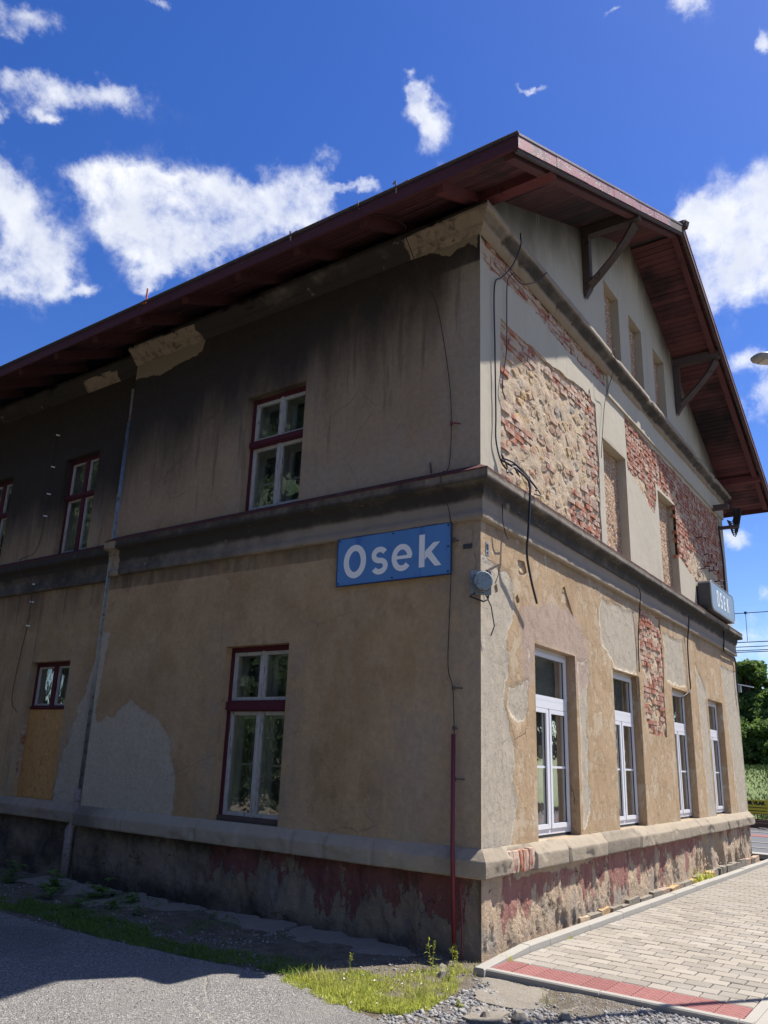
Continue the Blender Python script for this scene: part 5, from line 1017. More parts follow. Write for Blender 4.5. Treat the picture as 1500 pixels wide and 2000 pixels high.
# small-leaved clover and plantain filling the verge
def leaflets(n, ok, area, s0, s1, mat, name, seed, zt=.03):
    rg = np.random.default_rng(seed); X = rg.uniform(area[0], area[1], n); Y = rg.uniform(area[2], area[3], n); k = ok(X, Y); X = X[k]; Y = Y[k]; n = len(X)
    a = rg.uniform(0, 6.28, n); s = rg.uniform(s0, s1, n); z = -.03+rg.random(n)*zt; t = rg.uniform(-.5, .5, n)*s; u = rg.uniform(-.5, .5, n)*s; ca, sa = np.cos(a)*s, np.sin(a)*s
    V = np.stack([np.stack([X-ca, Y-sa, z-t], -1), np.stack([X+sa*.7, Y-ca*.7, z+u], -1), np.stack([X+ca, Y+sa, z+t], -1), np.stack([X-sa*.7, Y+ca*.7, z-u], -1)], 1).reshape(-1, 3)
    o = np_mesh(name, V, np.arange(4*n).reshape(-1, 4), mat); o['kind'] = 'stuff'
leaflets(16000, inS, (-2.2, -.2, -.6, 1.2), .004, .010, M['grass'], 'clover', 61)
leaflets(30000, strip, (-2.4, -.6, .9, 9.5), .005, .014, M['weed'], 'clover', 62)
leaflets(9000, lambda X, Y: fbm(X, Y, 2.4, 4, 66) > .02, (-1.5, -.2, 2.6, 8.5), .006, .018, M['weed'], 'clover', 63, .05)
leaflets(150, inS, (-2.2, -.2, -.6, 1.2), .006, .009, M['white'], 'clover_flowers', 64, .07)
# dead leaf litter and twigs by the wall
blades(5000, lambda X, Y: fbm(X, Y, 3, 3, 46) > -.02, (-.95, -.05, .3, 3.6), .01, .03, M['litter'], 'dead_grass', 33, .004, 4.5)
blades(1500, lambda X, Y: fbm(X, Y, 5, 3, 47) > -.05, (-1.0, -.1, -.25, .5), .012, .05, M['dry'], 'dead_grass', 34, .003, 2.5)
# ---- weeds with leaves one can tell apart
def weed(x, y, h, n, sp, seed, lab, mat='weed', lw=.32, seedhead=False):
    r = random.Random(seed); t = empty('weed_plant', (x, y, -.03), lab, 'weed', 'weeds along the wall foot'); m = MB()
    ns = max(1, n//6)
    for s_ in range(ns):
        a = r.uniform(0, 6.28); tip = Vector((x+math.cos(a)*sp*.35, y+math.sin(a)*sp*.35, -.03+h*r.uniform(.7, 1))); m.tube([(x, y, -.04), tuple((Vector((x, y, -.03))+tip)/2+Vector((r.uniform(-.01, .01), 0, 0))), tuple(tip)], [.004, .003, .0015], 5)
        for k in range(n//ns):
            f = r.uniform(.15, 1) if not seedhead else r.uniform(.02, .75); b = Vector((x, y, -.03)).lerp(tip, f); aa = r.uniform(0, 6.28); L_ = sp*r.uniform(.35, .75)*(1.1-.4*f); dz = r.uniform(-.2, .5)*L_; w = L_*lw; dr = Vector((math.cos(aa), math.sin(aa), 0)); sd_ = Vector((-dr.y, dr.x, 0))
            e = b+dr*L_+Vector((0, 0, dz*.5)); mi = b+dr*L_*.5+Vector((0, 0, dz)); q = b+dr*L_*.22+Vector((0, 0, dz*.6))
            lf = MB(); lf.add([b, q+sd_*w*.7, mi+sd_*w+Vector((0, 0, -.004)), e, mi-sd_*w+Vector((0, 0, -.004)), q-sd_*w*.7, mi], [(0, 1, 6), (1, 2, 6), (2, 3, 6), (3, 4, 6), (4, 5, 6), (5, 0, 6)]); lf.build('leaf', M[mat], t)
        if seedhead:
            for k in range(14): c = tip+Vector((r.uniform(-.012, .012), r.uniform(-.012, .012), -r.uniform(0, h*.28))); m.bar(c, c+Vector((r.uniform(-.02, .02), r.uniform(-.02, .02), r.uniform(.0, .02))), .006, .003)
    m.build('stem', M[mat], t); return t
WL = ['low leafy weed near the downpipe foot', 'broad-leaved weed leaning against the dark plinth', 'spreading weed left of the wall-foot slab', 'small round-leaved weed on the slab edge', 'taller leafy weed left of the downpipe', 'weed at the far left edge of the plinth', 'flat weed between slab and grass strip', 'weed in shade below the grey plaster patch', 'thin weed by the slab crack']
for k, (x, y, h, n, sp) in enumerate([(-.62, 5.6, .22, 18, .16), (-.5, 4.9, .20, 14, .18), (-.95, 5.2, .14, 12, .15), (-.85, 4.2, .10, 10, .12), (-.7, 6.5, .28, 16, .16), (-.8, 7.4, .24, 14, .17), (-1.05, 4.5, .10, 10, .13), (-.45, 4.3, .12, 10, .13), (-.9, 3.7, .08, 8, .10)]): weed(x, y, h*1.15, int(n*1.5), sp*1.7, 100+k, WL[k])
TL = ['tall seeding grass standing right of the sunlit grass patch', 'upright thin stalk at the back of the sunlit grass', 'bright leafy weed at the right end of the sunlit grass', 'weed tuft in front of the maroon conduit foot', 'stalk with seed head near the building corner', 'low weed on the gravel at the front of the grass']
for k, (x, y, h, n, sp, sh, lw) in enumerate([(-.66, .12, .34, 16, .12, True, .07), (-1.15, .62, .20, 5, .05, True, .08), (-.80, -.12, .14, 22, .10, False, .22), (-.42, .06, .20, 12, .08, True, .15), (-.22, .12, .24, 8, .06, True, .1), (-1.32, -.52, .07, 12, .07, False, .3)]): weed(x, y, h, n, sp, 200+k, TL[k], 'grass', lw, sh)

# ================================================================ SIGNS, LAMPS, CABLES ON THE WALLS
def prism2(m, poly, holes, P, d0, d1):
    """flat letter: polygon strip list of quads given as (u,v) loops"""
    n = len(poly); m.add([P(u, v, d0) for u, v in poly]+[P(u, v, d1) for u, v in poly], [tuple(range(n)), tuple(range(2*n-1, n-1, -1))]+[(i, (i+1) % n, (i+1) % n+n, i+n) for i in range(n)])
def stroke(m, pts, w, P, d0, d1):
    """constant-width stroke through pts (u,v)"""
    L_, R_ = [], []
    for i, p in enumerate(pts):
        a = pts[max(i-1, 0)]; b = pts[min(i+1, len(pts)-1)]; dx, dy = b[0]-a[0], b[1]-a[1]; l = math.hypot(dx, dy) or 1; ww = w[i] if isinstance(w, list) else w
        L_.append((p[0]-dy/l*ww/2, p[1]+dx/l*ww/2)); R_.append((p[0]+dy/l*ww/2, p[1]-dx/l*ww/2))
    for i in range(len(pts)-1): prism2(m, [L_[i], L_[i+1], R_[i+1], R_[i]], None, P, d0, d1)
arc = lambda cx, cy, rx, ry, a0, a1, n=24: [(cx+rx*math.cos(math.radians(a0+(a1-a0)*i/n)), cy+ry*math.sin(math.radians(a0+(a1-a0)*i/n))) for i in range(n+1)]
# blue name board "Osek"  (reads left to right = towards smaller y)
sg = empty('station_sign', (-.03, 1.085, 3.59), 'blue enamel name board with white letters reading Osek on the shaded wall', 'sign')
m = MB(); y0, y1, z0, z1 = .325, 1.85, 3.60, 4.165
m.box((-.045, y0, z0), (-.022, y1, z1)); m.build('board', M['signblue'], sg)
m = MB()
for q in (((y0-.004, z0-.004), (y1+.004, z0+.006)), ((y0-.004, z1-.006), (y1+.004, z1+.004)), ((y0-.004, z0+.006), (y0+.006, z1-.006)), ((y1-.006, z0+.006), (y1+.004, z1-.006))): m.box((-.050, q[0][0], q[0][1]), (-.030, q[1][0], q[1][1]))
m.build('rim', M_plain('dark_blue_rim', (.02, .05, .14), .5), sg)
SP = lambda u, v, d: (-.0475-d, y1-u, z0+v)
def letter(m, nm): return m.build('letter', M['white'], sg)
H = z1-z0
m = MB(); stroke(m, arc(.258, .272, .122, .160, 0, 360, 40), .074, SP, 0, .003); letter(m, 'O')
m = MB(); cx, cy = .605, .245; pts = arc(cx-.002, cy+.066, .078, .062, 25, 180, 12)[:-1]+arc(cx-.0, cy+.066, .080, .066, 180, 262, 8)+arc(cx, cy-.066, .082, .066, 82, 0, 8)+arc(cx, cy-.066, .080, .064, 0, -155, 14)[1:]; stroke(m, pts, .063, SP, 0, .003); letter(m, 's')
m = MB(); cx, cy = .905, .245; stroke(m, arc(cx, cy, .103, .122, 3, 318, 34), .064, SP, 0, .003); prism2(m, [(cx-.085, cy-.017), (cx+.126, cy-.017), (cx+.126, cy+.022), (cx-.085, cy+.022)], None, SP, .0006, .0036); letter(m, 'e')
m = MB(); bx0 = 1.135; prism2(m, [(bx0-.008, .105), (bx0+.062, .105), (bx0+.062, .470), (bx0-.008, .470)], None, SP, 0, .003); prism2(m, [(bx0+.058, .270), (bx0+.058, .180), (bx0+.255, .368), (bx0+.172, .368)], None, SP, 0, .003); prism2(m, [(bx0+.080, .235), (bx0+.130, .290), (bx0+.275, .105), (bx0+.192, .105)], None, SP, .0002, .0032); letter(m, 'k')
m = MB()
for u, v in ((.03, .535), (.78, .535), (1.49, .535), (.03, .03), (.78, .03), (1.49, .03), (1.49, .3)): m.tube([SP(u, v, 0), SP(u, v, .006)], .010, 8)
m.build('screw', M['gasket'], sg)
# grey lit-type name box OSEK on the gable
lb = empty('lightbox_sign', (9.8, -.13, 4.70), 'rounded grey name box reading OSEK standing out from the gable wall on its string course', 'sign')
bx0, bx1, bz0, bz1, r_ = 8.90, 10.86, 4.70, 5.29, .13
def rrect(a, b, c, d, r): 
    out = []
    for (cx, cz, s) in ((b-r, d-r, 0), (a+r, d-r, 90), (a+r, c+r, 180), (b-r, c+r, 270)): out += arc(cx, cz, r, r, s, s+90, 6)
    return out
RP = lambda u, v, d: (u, -d, v)
m = MB(); prism2(m, rrect(bx0, bx1, bz0, bz1, r_), None, RP, .03, .262); m.build('casing', M['darkbox'], lb)
m = MB(); prism2(m, rrect(bx0+.03, bx1-.03, bz0+.03, bz1-.03, r_-.03), None, RP, .258, .272); face = m.build('face', M['face'], lb)
m = MB()
pr = rrect(bx0+.01, bx1-.01, bz0+.01, bz1-.01, r_-.01); m.tube([RP(u, v, .264) for u, v in pr+[pr[0]]], .014, 6, False); m.build('rim', M['lampgrey'], lb)
w = .040; d0, d1 = .272, .276; cz = (bz0+bz1)/2; hh = .15; xs = [9.43, 9.70, 9.97, 10.24]
m = MB(); stroke(m, arc(xs[0], cz+.05, .065, .10, 0, 180, 10)+arc(xs[0], cz-.05, .065, .10, 180, 360, 10)+[(xs[0]+.065, cz+.05)], w, RP, d0, d1); m.build('letter', M['white'], lb)
m = MB(); stroke(m, arc(xs[1], cz+.07, .06, .075, 20, 262, 14)+arc(xs[1], cz-.07, .06, .075, 82, -160, 14), w, RP, d0, d1); m.build('letter', M['white'], lb)
m = MB(); q = xs[2]-.06
for a in (((q, cz-hh), (q+w, cz+hh)), ((q+w, cz+hh-w), (q+.13, cz+hh)), ((q+w, cz-.02), (q+.11, cz+.02)), ((q+w, cz-hh), (q+.13, cz-hh+w))): prism2(m, [a[0], (a[1][0], a[0][1]), a[1], (a[0][0], a[1][1])], None, RP, d0, d1)
m.build('letter', M['white'], lb)
m = MB(); q = xs[3]-.06; prism2(m, [(q, cz-hh), (q+w, cz-hh), (q+w, cz+hh), (q, cz+hh)], None, RP, d0, d1); prism2(m, [(q+w-.002, cz+.01), (q+w-.002, cz-.05), (q+.15, cz+hh), (q+.10, cz+hh)], None, RP, d0, d1); prism2(m, [(q+.055, cz-.0), (q+.085, cz+.03), (q+.16, cz-hh), (q+.11, cz-hh)], None, RP, d0+.0003, d1+.0003); m.build('letter', M['white'], lb)
# corner lamp: grey box with round collar, arm stub and torn wires
cl = empty('corner_lamp', (-.03, -.03, 3.35), 'grey broken wall lamp housing fixed at the building corner below the name board', 'lamp')
C0 = Vector((.0, -.0, 3.47)); n_ = Vector((-1, -.75, 0)).normalized(); s_ = Vector((-n_.y, n_.x, 0))
LP_ = lambda a, b, c: tuple(C0+s_*a+n_*b+Vector((0, 0, c)))
m = MB(); m.box((-.11, .01, -.12), (.10, .045, .125), LP_); m.build('back_plate', M['greybox'], cl)
m = MB(); m.tube([LP_(.0, .045, .0), LP_(.0, .15, .0), LP_(0, .165, -.0)], [.098, .098, .088], 20); m.build('housing', M['greybox'], cl, False)
m = MB(); m.tube([LP_(0, .125, 0), LP_(0, .137, 0)], .102, 20); m.build('collar', M['darkbox'], cl)
m = MB(); m.bar((-.02, -.08, 3.59), (.20, -.10, 3.70), .022, .022); m.build('arm', M['dark_beam'], cl)
m = MB(); m.tube([(-.08, .02, 3.36), (-.09, .08, 3.33), (-.06, -.06, 3.27), (0, -.08, 3.30), (.05, -.06, 3.36)], .010, 6); m.tube([(.0, -.05, 3.36), (.05, -.09, 3.24), (.14, -.08, 3.05), (.12, -.05, 2.95)], .006, 6); m.tube([(.20, -.10, 3.70), (.22, -.09, 3.60), (.18, -.07, 3.50)], .004, 6); m.build('wire', M['cable'], cl, True)
# small plates near the corner
m = MB(); m.box((-.012, .10, 3.86), (-.0, .20, 3.91)); m.box((-.016, .105, 3.88), (-.012, .195, 3.89)); o = m.build('small_plate', M['darkbox']); tag(o, 'tiny dark metal plate on the shaded wall right of the blue board', 'plate')
m = MB(); m.box((.10, -.008, 3.80), (.17, -.0+.002, 3.94)); o = m.build('number_plate', M['greybox']); tag(o, 'small grey marking plate on the sunlit corner strip', 'plate')
m = MB(); m.box((.115, -.011, 3.86), (.155, -.008, 3.92)); m.box((.12, -.011, 3.82), (.15, -.008, 3.835)); m.build('marking', M['gasket'], o)
# cables
def catm(pts, n=6):
    P_ = [Vector(p) for p in pts]; P_ = [P_[0]*2-P_[1]]+P_+[P_[-1]*2-P_[-2]]; out = []
    for i in range(1, len(P_)-2):
        for k in range(n): t = k/n; a, b, c, d = P_[i-1:i+3]; out.append(.5*((2*b)+(c-a)*t+(2*a-5*b+4*c-d)*t*t+(-a+3*b-3*c+d)*t**3))
    return out+[P_[-2]]
def cable(name, pts, r, lab, mat='cable', group=None): m = MB(); m.tube(catm(pts), r, 6); return tag(m.build(name, M[mat], None, True), lab, 'cable', group)
cable('cable', [(.70, -.19, 8.02), (.67, -.20, 7.80), (.64, -.10, 7.55), (.45, -.05, 7.30), (.30, -.03, 7.10), (.30, -.03, 6.3), (.32, -.025, 5.5), (.31, -.03, 5.15), (.45, -.03, 4.93), (.62, -.08, 4.84)], .009, 'black cable looping down the plaster strip left of the rubble patch')
cable('cable', [(.68, -.10, 7.48), (.63, -.04, 7.35), (.62, -.03, 6.9), (.60, -.03, 6.4), (.48, -.03, 5.9), (.55, -.03, 5.75)], .007, 'thin black cable ending in the rubble patch')
cable('cable', [(.66, -.06, 7.50), (.9, -.10, 7.45), (1.2, -.17, 7.62), (1.42, -.22, 7.86)], .007, 'short wire rising from the knot to the crowning cornice', 'wire')
cable('cable', [(.40, -.05, 4.95), (.66, -.12, 4.90), (.78, -.20, 4.78), (.76, -.215, 4.55), (.74, -.20, 4.2), (.80, -.15, 3.95), (.96, -.12, 3.7), (1.15, -.10, 3.46)], .013, 'thick black cable hanging free over the string course')
cable('cable', [(.42, -.05, 4.98), (.62, -.10, 4.97), (.82, -.16, 4.86), (1.0, -.20, 4.76), (.93, -.215, 4.72)], .011, 'tangled black cable end on the string course')
cable('cable', [(.50, -.06, 4.93), (.70, -.12, 4.95), (.92, -.18, 4.82), (1.05, -.22, 4.70), (.88, -.22, 4.66)], .008, 'second tangled cable end beside the first')
cable('cable', [(.40, -.05, 5.02), (.48, -.08, 4.88), (.44, -.10, 4.80), (.56, -.12, 4.90), (.66, -.13, 4.84)], .010, 'knot of black cable above the string course near the corner')
cable('cable', [(.40, -.06, 4.42), (.36, -.075, 4.36), (.36, -.08, 4.22), (.42, -.08, 4.10), (.52, -.06, 4.06)], .006, 'thin wire loop under the string course near the corner', 'wire')
cable('cable', [(3.95, -.235, 7.95), (3.97, -.22, 7.66), (3.98, -.05, 7.15), (3.82, -.04, 6.6), (3.72, -.03, 6.1)], .005, 'thin wire hanging down beside the walled-up window', 'wire')
cable('cable', [(.75, -.055, 4.42), (1.6, -.06, 4.41), (2.8, -.06, 4.40), (4.3, -.06, 4.40), (4.9, -.075, 4.39), (5.02, -.09, 4.30), (5.04, -.06, 4.05), (5.02, -.02, 3.6), (4.98, -.02, 3.10)], .009, 'cable run under the string course turning down to the second window')
cable('cable', [(7.83, -.09, 4.40), (7.84, -.07, 4.2), (7.83, -.03, 3.9), (7.80, -.03, 3.4), (7.80, -.03, 3.10), (7.6, -.02, 3.0), (7.45, .04, 2.92)], .012, 'cable dropping to the third white window')
cable('cable', [(10.55, -.11, 4.62), (10.55, -.08, 4.3), (10.6, -.06, 4.12), (11.3, -.05, 4.10), (11.68, -.04, 4.06), (11.7, -.03, 3.6), (11.74, -.03, 3.1)], .016, 'dark cable at the far right corner under the string course')
cable('cable', [(11.25, -.03, 7.0), (11.3, -.05, 6.3), (11.28, -.05, 5.6), (11.32, -.04, 4.9)], .022, 'dark conduit at the right edge of the upper brickwork')
for k, (x, z) in enumerate([(9.3, 6.25), (9.75, 6.0), (9.8, 5.75), (10.2, 5.75), (10.1, 5.9), (9.4, 5.62), (10.4, 5.45), (10.6, 5.6)]):
    m = MB(); m.tube([(x, .03, z), (x, -.10, z+.01), (x+.12, -.14, z+.03), (x+.13, -.13, z-.05)], .013, 5); tag(m.build('iron_hook', M['dark_beam']), 'bent iron hook in the upper right brickwork, ' + ['highest and leftmost of the group', 'second from the top, on the grey patch', 'near the middle of the grey patch', 'rightmost of the middle row', 'just above the middle row on the right', 'low on the left beside the yellow stones', 'right above the name box', 'lowest, at the right edge'][k], 'hook', 'iron hooks in the upper brickwork')
m = MB(); m.box((10.85, -.34, 7.28), (11.0, 0, 7.38)); m.box((11.5, -.4, 7.0), (11.6, 0, 7.06)); tag(m.build('iron_bracket', M['dark_beam']), 'old iron bracket under the right end of the cornice', 'bracket')
m = MB()
for k in range(9): m.tube(catm([(11.2+.06*k, -.2, 7.55-.03*k), (11.5, -.32-.02*k, 7.4), (11.7+.02*k, -.25, 7.2-.04*k), (11.9, -.1, 7.3)], 4), .012, 5)
tag(m.build('cable_tangle', M['cable']), 'tangle of black cables at the right end of the eaves', 'cable')
# lightning conductor and its maroon guard tube near the corner
lc = empty('lightning_conductor', (-.04, .2, -.03), 'thin lightning wire running down beside the building corner into a maroon guard tube', 'lightning conductor')
m = MB(); m.tube(catm([(-1.06, 1.0, 7.84), (-1.04, .98, 7.70), (-.6, .95, 7.9), (-.24, .90, 7.98), (-.24, .88, 7.8), (-.10, .70, 7.2), (-.04, .55, 6.86), (-.04, .38, 5.9), (-.04, .34, 5.3), (-.05, .36, 4.80), (-.20, .36, 4.68), (-.2, .36, 4.52), (-.08, .34, 4.30), (-.06, .31, 3.95), (-.035, .34, 3.3), (-.03, .36, 2.65), (-.05, .29, 2.42), (-.05, .27, 1.97)], 4), .0055, 6); m.build('wire', M['wire'], lc, True)
m = MB(); m.tube([(-.075, .265, 1.97), (-.12, .24, .92), (-.14, .20, -.04)], .021, 10); m.build('guard_tube', M['redpipe'], lc, True)
m = MB(); m.tube([(-.10, .17, .62), (-.11, .14, .3), (-.12, .14, -.03)], .008, 6); m.build('wire', M['redpipe'], lc)
for (y, z, w) in ((.33, 5.3, .09), (.28, 2.42, .08), (.29, 3.96, .03), (.26, 1.55, .08), (.27, 2.03, .0)):
    m = MB(); m.tube([(.01, y-w, z), (-.05, y-w*.4, z), (-.055, y, z)], .008, 6); m.tube([(-.055, y, z-.02), (-.055, y, z+.02)], .017, 8); m.build('clamp', M['dark_beam'] if z < 5 else M['redpipe'], lc)
l2 = empty('lightning_conductor', (.17, 8.5, 2.2), 'lightning wire on the set-back wall left of the downpipe', 'lightning conductor')
m = MB(); m.tube(catm([(.16, 8.55, 7.6), (.16, 8.54, 6.5), (.15, 8.47, 5.3), (.10, 8.5, 4.85), (.0, 8.75, 4.72), (.01, 8.72, 4.5), (.12, 8.5, 4.2), (.16, 8.47, 3.8), (.16, 8.57, 3.0), (.16, 8.6, 2.4), (.17, 8.4, 2.2)], 4), .006, 5); m.build('wire', M['wire'], l2)
for z in (7.0, 6.4, 5.9, 5.5, 4.3, 4.0, 3.6): m = MB(); m.tube([(.2, 8.47, z), (.14, 8.49, z)], .012, 6); m.build('clamp', M['white'], l2)
m = MB(); m.tube([(-.02, .60, 4.78), (-.02, .62, 4.90)], .010, 6); tag(m.build('iron_peg', M['dark_beam']), 'short iron peg standing on the string course above the blue board', 'peg')
# rods and hooks on the eaves
m = MB(); m.tube([(-1.0, 4.80, 7.78), (-1.0, 4.80, 8.04)], .012, 6); m.box((-1.03, 4.77, 7.79), (-.97, 4.84, 7.84)); tag(m.build('marker_rod', M['orange']), 'small orange rod standing up from the eaves', 'rod')
for y, s_ in ((.50, 1), (2.05, .5)): 
    m = MB(); m.tube([(-1.02, y, 7.74), (-1.03, y+.01, 7.84+.06*s_), (-1.0, y+.06*s_, 7.88+.02*s_)], .010, 5); m.tube([(-1.02, y, 7.83), (-1.0, y-.14*s_, 7.87)], .006, 5); tag(m.build('gutter_hook', M['cast']), 'bent metal hook on the eaves edge ' + ('near the gable' if s_ == 1 else 'farther along'), 'hook')
# street lamp whose curved mast stands just right of the view
sl = empty('street_lamp', (2.05, -3.48, -.03), 'grey street lamp head on a curved mast at the right edge', 'street lamp')
m = MB(); m.tube(catm([(2.05, -3.48, -.1), (2.05, -3.48, 2.5), (2.04, -3.47, 4.6), (1.95, -3.42, 5.35), (1.62, -3.15, 5.76), (1.22, -2.82, 5.80)], 6), .038, 12); m.build('mast', M['lampgrey'], sl, True)
A_ = Vector((1.30, -2.885, 5.80)); Bv = Vector((.955, -2.59, 5.745)); d_ = (Bv-A_).normalized(); s2 = d_.cross(Vector((0, 0, 1))).normalized(); u2 = s2.cross(d_)
m = MB(); secs = [(0, .05, .035), (.10, .085, .045), (.30, .095, .045), (.41, .085, .038), (.455, .055, .022)]; vs = []
for t, w, h in secs:
    c = A_+d_*t
    for a in range(12): th = a*math.pi/6; vs.append(tuple(c+s2*w*math.copysign(abs(math.cos(th))**.6, math.cos(th))+u2*h*math.copysign(abs(math.sin(th))**.7, math.sin(th))))
fs = [(l*12+j, l*12+(j+1) % 12, (l+1)*12+(j+1) % 12, (l+1)*12+j) for l in range(len(secs)-1) for j in range(12)]+[tuple(range(12))[::-1], tuple(range(48, 60))]
m.add(vs, fs); m.build('head', M['lampgrey'], sl, True)
m = MB(); q = lambda t, w, h: tuple(A_+d_*t+s2*w+u2*h); m.add([q(.12, -.062, -.048), q(.38, -.058, -.045), q(.38, .058, -.045), q(.12, .062, -.048), q(.12, -.062, -.03), q(.38, -.058, -.03), q(.38, .058, -.03), q(.12, .062, -.03)], [(0, 1, 2, 3), (0, 4, 5, 1), (1, 5, 6, 2), (2, 6, 7, 3), (3, 7, 4, 0)]); m.build('lens', M['lens'], sl)
# ================================================================ BEYOND THE STATION: TRACK, FENCE, EMBANKMENT, TREES
flat('platform', M['plat'], [(13.0, -30), (20.8, -30), (20.8, 60), (13.0, 60)], .02, h=.3)
flat('tactile_strip', M['redtile'], [(18.2, -30), (19.0, -30), (19.0, 60), (18.2, 60)], .026)
for x in (14.4, 16.0, 19.9): m = MB(); m.box((x, -30, .0), (x+.12, 60, .034)); m.build('edging_line', M['curb'])['kind'] = 'structure'
flat('track_bed', M['trackdark'], [(20.8, -40), (27.2, -40), (27.2, 90), (20.8, 90)], -.05)
tr = empty('railway_track', (24, 0, -.05), 'railway track running behind the station', 'railway track')
for x in (23.2, 24.7): m = MB(); m.box((x, -40, -.02), (x+.07, 90, .12)); m.box((x-.03, -40, -.05), (x+.10, 90, -.02)); m.build('rail', M['steel'], tr)
sle = memesh('sleeper', MB().box((22.7, -.12, -.07), (25.3, .12, -.02)), M['trackdark'])
for k in range(50): o = bpy.data.objects.new('sleeper', sle); COL.objects.link(o); o.parent = tr; o.location = (-24, -6+k*.6, .05)
# yellow warning board on its railing
yb = empty('warning_board', (27.4, 2.75, -.05), 'yellow warning board with black writing POZOR VLAK beside the track', 'sign')
m = MB(); m.box((27.40, 2.33, .23), (27.44, 3.62, .72)); m.build('board', M['yellow'], yb)
m = MB(); m.box((27.38, 2.20, -.3), (27.46, 2.32, .74)); m.build('post', M['yellow'], yb); m = MB(); m.box((27.40, 3.62, -.3), (27.46, 3.70, .72)); m.build('post', M['steel'], yb)
def text(s, size, mat, parent, origin, xdir, zdir, name='lettering', bold=.012):
    cu = bpy.data.curves.new('t', 'FONT'); cu.body = s; cu.size = size; cu.extrude = .003; cu.offset = bold; cu.align_x = 'CENTER'; ob = bpy.data.objects.new('t', cu); COL.objects.link(ob); bpy.context.view_layer.update()
    dg = bpy.context.evaluated_depsgraph_get(); me = bpy.data.meshes.new_from_object(ob.evaluated_get(dg)); bpy.data.objects.remove(ob)
    X = Vector(xdir); Z = Vector(zdir); Y = Z.cross(X)
    for v in me.vertices: c = v.co.copy(); v.co = Vector(origin)+X*c.x+Z*c.y+Y*c.z*-1
    me.materials.clear(); o = link_mesh(name, me, mat, parent); return o
text('POZOR VLAK', .165, M['black'], yb, (27.392, 2.98, .55), (0, -1, 0), (0, 0, 1))
m = MB(); m.box((27.392, 2.42, .43), (27.40, 3.55, .455)); m.box((27.392, 2.45, .31), (27.40, 3.5, .335)); m.build('lettering', M['black'], yb)
fe = empty('railing', (27.5, 4, -.05), 'low metal bar railing beyond the track', 'railing')
m = MB(); m.box((27.5, -4, .20), (27.53, 14, .23)); m.build('rail', M['steel'], fe)
bar_me = memesh('bar', MB().box((-.012, -.012, -.3), (.012, .012, .24)), M['steel'])
for k in range(90): o = bpy.data.objects.new('bar', bar_me); COL.objects.link(o); o.parent = fe; o.location = (.015, -5+k*.14, .05)
sheet('embankment', M['bank'], lambda u, v, d: (u, v, .0+2.0*smooth01(u, 28, 38)-d), 27.6, 60, -40, 60, .8, disp=lambda U, V: .25*fbm(U, V, .4, 4, 3), skirt_edges=False)['kind'] = 'structure'
blades(26000, lambda X, Y: X > 28, (28, 38, -1, 10), .05, .22, M['bank'], 'embankment_grass', 51, .02, .6, lambda X, Y: 2.0*smooth01(X, 28, 38)-.05)
# overhead line
for (x, z, r) in ((24, 7.34, .012), (24.0, 6.28, .013), (24.4, 6.17, .012), (24.4, 6.04, .012), (24.4, 5.98, .012)):
    m = MB(); m.tube([(x, -50, z), (x, -10, z-.08), (x, 30, z), (x, 90, z)], r*1.3, 5); tag(m.build('overhead_wire', M['cable']), {7.34: 'highest overhead wire above the track, carrying the dropper', 6.28: 'contact wire at the lower end of the dropper', 6.17: 'dark overhead wire just under the dropper end', 6.04: 'overhead wire second from the bottom at the right edge', 5.98: 'lowest overhead wire at the right edge'}[z], 'wire', 'overhead wires above the track')
m = MB(); m.tube([(24, 1.9, 7.30), (24.0, 1.92, 6.26)], .010, 5); m.box((23.97, 1.86, 7.25), (24.03, 1.94, 7.33)); tag(m.build('wire_dropper', M['cable']), 'thin vertical dropper joining two overhead wires', 'wire')
ms = empty('platform_lamp', (30, 3.3, 0), 'small grey lamp in front of the trees across the track', 'lamp')
m = MB(); m.tube([(30, 3.72, 0), (30, 3.72, 5.3)], .05, 8); m.build('post', M['lampgrey'], ms); m = MB(); m.bar((30, 3.75, 5.36), (30, 2.95, 5.18), .12, .04); m.build('arm', M['white'], ms); m = MB(); m.box((29.9, 3.45, 4.98), (30.1, 3.75, 5.30)); m.build('head', M['lampgrey'], ms)
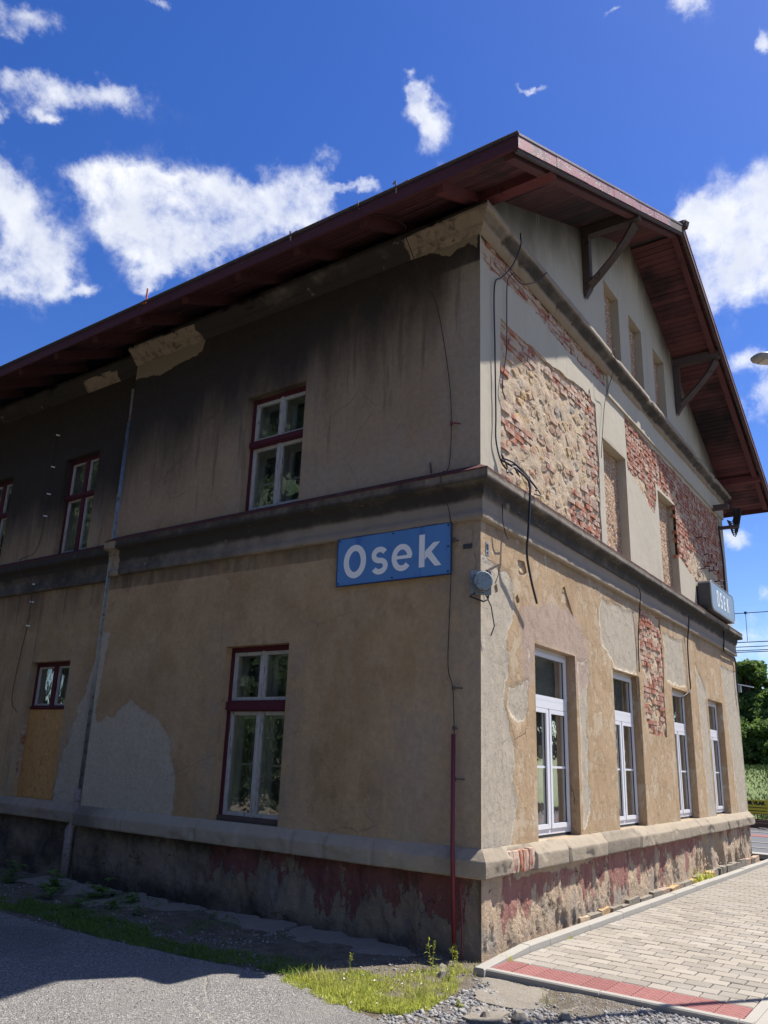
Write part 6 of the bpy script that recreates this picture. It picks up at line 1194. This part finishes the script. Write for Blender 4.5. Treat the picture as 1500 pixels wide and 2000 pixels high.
# trees
def tree(x, y, h, rad, seed, lab, base=1.6, n=26000, leaf=.15, cm='crown'):
    rg = np.random.default_rng(seed); t = empty('tree', (x, y, base), lab, 'tree', 'trees beyond the railway'); m = MB(); r = random.Random(seed)
    m.tube([(x, y, base-.5), (x+.1, y, base+h*.4), (x, y+.1, base+h*.8)], [.24, .17, .06], 8)
    cl = []
    for k in range(64):
        a = r.uniform(0, 6.28); zz = r.uniform(.02, 1)**.8; rr = rad*(1-abs(zz-.38)**1.6*1.3)*r.uniform(.25, 1.0)**.6; c = Vector((x+math.cos(a)*rr, y+math.sin(a)*rr, base+h*(.04+.92*zz))); cl.append((c, r.uniform(.35, .8)*rad*.36))
        if k % 3 == 0: s0 = Vector((x, y, base+h*min(.75, zz*.7))); m.tube([s0, (s0+c)/2+Vector((0, 0, .2)), c], [.07, .045, .015], 5)
    m.build('trunk', M['bark'], t)
    C_ = np.array([c[0][:] for c in cl]); R_ = np.array([c[1] for c in cl]); k = rg.integers(0, len(cl), n); d = rg.normal(size=(n, 3)); d /= np.linalg.norm(d, axis=1)[:, None]; p = C_[k]+d*(R_[k]*rg.random(n)**.33)[:, None]*np.array([1, 1, .8])
    a = rg.normal(size=(n, 3)); a /= np.linalg.norm(a, axis=1)[:, None]; b = np.cross(a, d+rg.normal(size=(n, 3))*.7); b /= np.linalg.norm(b, axis=1)[:, None]+1e-6; s = leaf*rg.uniform(.5, 1.2, n)[:, None]
    V = np.stack([p-a*s, p-b*s*.5, p+a*s, p+b*s*.5], 1).reshape(-1, 3); F = np.arange(4*n).reshape(-1, 4); np_mesh('crown', V, F, M[cm], t)
for k, (x, y, h, rad, lab) in enumerate([(43, 8.4, 5.3, 2.6, 'green tree at the building edge beyond the railway'), (45, 5.9, 6.6, 2.2, 'tallest tree beyond the railway with an open leafy top'), (44, 3.6, 5.0, 2.6, 'tree at the right edge beyond the railway'), (47, 1.0, 6.5, 3.2, 'broad tree just past the right edge'), (48, 11.5, 7, 3.2, 'tree hidden mostly behind the building corner'), (52, 6.8, 5.6, 3.2, 'dark tree filling the gap between the front trees'), (40.5, 6.4, 2.8, 1.9, 'low bush under the trees at the top of the embankment'), (40.5, 3.9, 2.9, 1.9, 'low bush at the right edge on top of the embankment'), (51, -4.5, 6, 3.4, 'tree well right of the view'), ]):
    tree(x, y, h, rad, 300+k, lab, n=24000 if k < 4 else 14000)

# trees across the yard and across the road, seen mirrored in the panes
def copy_tree(src, x, y, sc, rot, lab):
    o = src.copy(); COL.objects.link(o); o['label'] = lab
    o.location = (x, y, 0); o.scale = (sc, sc, sc); o.rotation_euler = (0, 0, rot)
    for ch in list(src.children):
        c = ch.copy(); COL.objects.link(c); c.parent = o; c.matrix_parent_inverse = ch.matrix_parent_inverse.copy()
tree(-19, 4, 12.5, 5.0, 400, 'tall dark tree across the yard behind the camera', 0, 26000, .55, 'crown_shade')
src = [o for o in bpy.data.objects if o.type == 'EMPTY' and o.get('label', '').startswith('tall dark tree across')][0]; src['group'] = 'trees across the yard'
for k, (x, y, sc, ro) in enumerate([(-20, 12, 1.45, 1), (-20, 21, 1.5, 2), (-21, 30, 1.5, 3), (-21, -4, .9, 4), (-21, 40, 1.6, 2.4), (44, -11, .8, .5), (47, -19, .85, 1.5), (44, -27, .8, 2.5), (48, -36, .9, 3.5), (46, -45, .85, 4.5)]):
    copy_tree(src, x, y, sc, ro, 'tree standing across the %s, tree %s along the row' % (('yard' if k < 5 else 'track far right'), ['second', 'third', 'fourth', 'nearest the camera', 'farthest', 'nearest', 'second', 'third', 'fourth', 'farthest'][k]))

rg = np.random.default_rng(77); n = 26000; hd = empty('reflection_blocker', (-13.5, 20, 0), 'unseen leaf screen added behind the camera to darken the window reflections', 'reflection_blocker')  # unseen leaf mass added to block bright reflections in the side windows
p = np.stack([-13.5+rg.normal(0, .28, n), rg.uniform(-6, 48, n), rg.random(n)**.8*3.0*(1+.06*np.sin(np.arange(n)))], -1); a = rg.normal(size=(n, 3)); a /= np.linalg.norm(a, axis=1)[:, None]; b = np.cross(a, rg.normal(size=(n, 3))); b /= np.linalg.norm(b, axis=1)[:, None]+1e-6; s_ = .16*rg.uniform(.5, 1.2, n)[:, None]
np_mesh('foliage', np.stack([p-a*s_, p-b*s_*.7, p+a*s_, p+b*s_*.7], 1).reshape(-1, 3), np.arange(4*n).reshape(-1, 4), M['crown_shade'], hd)
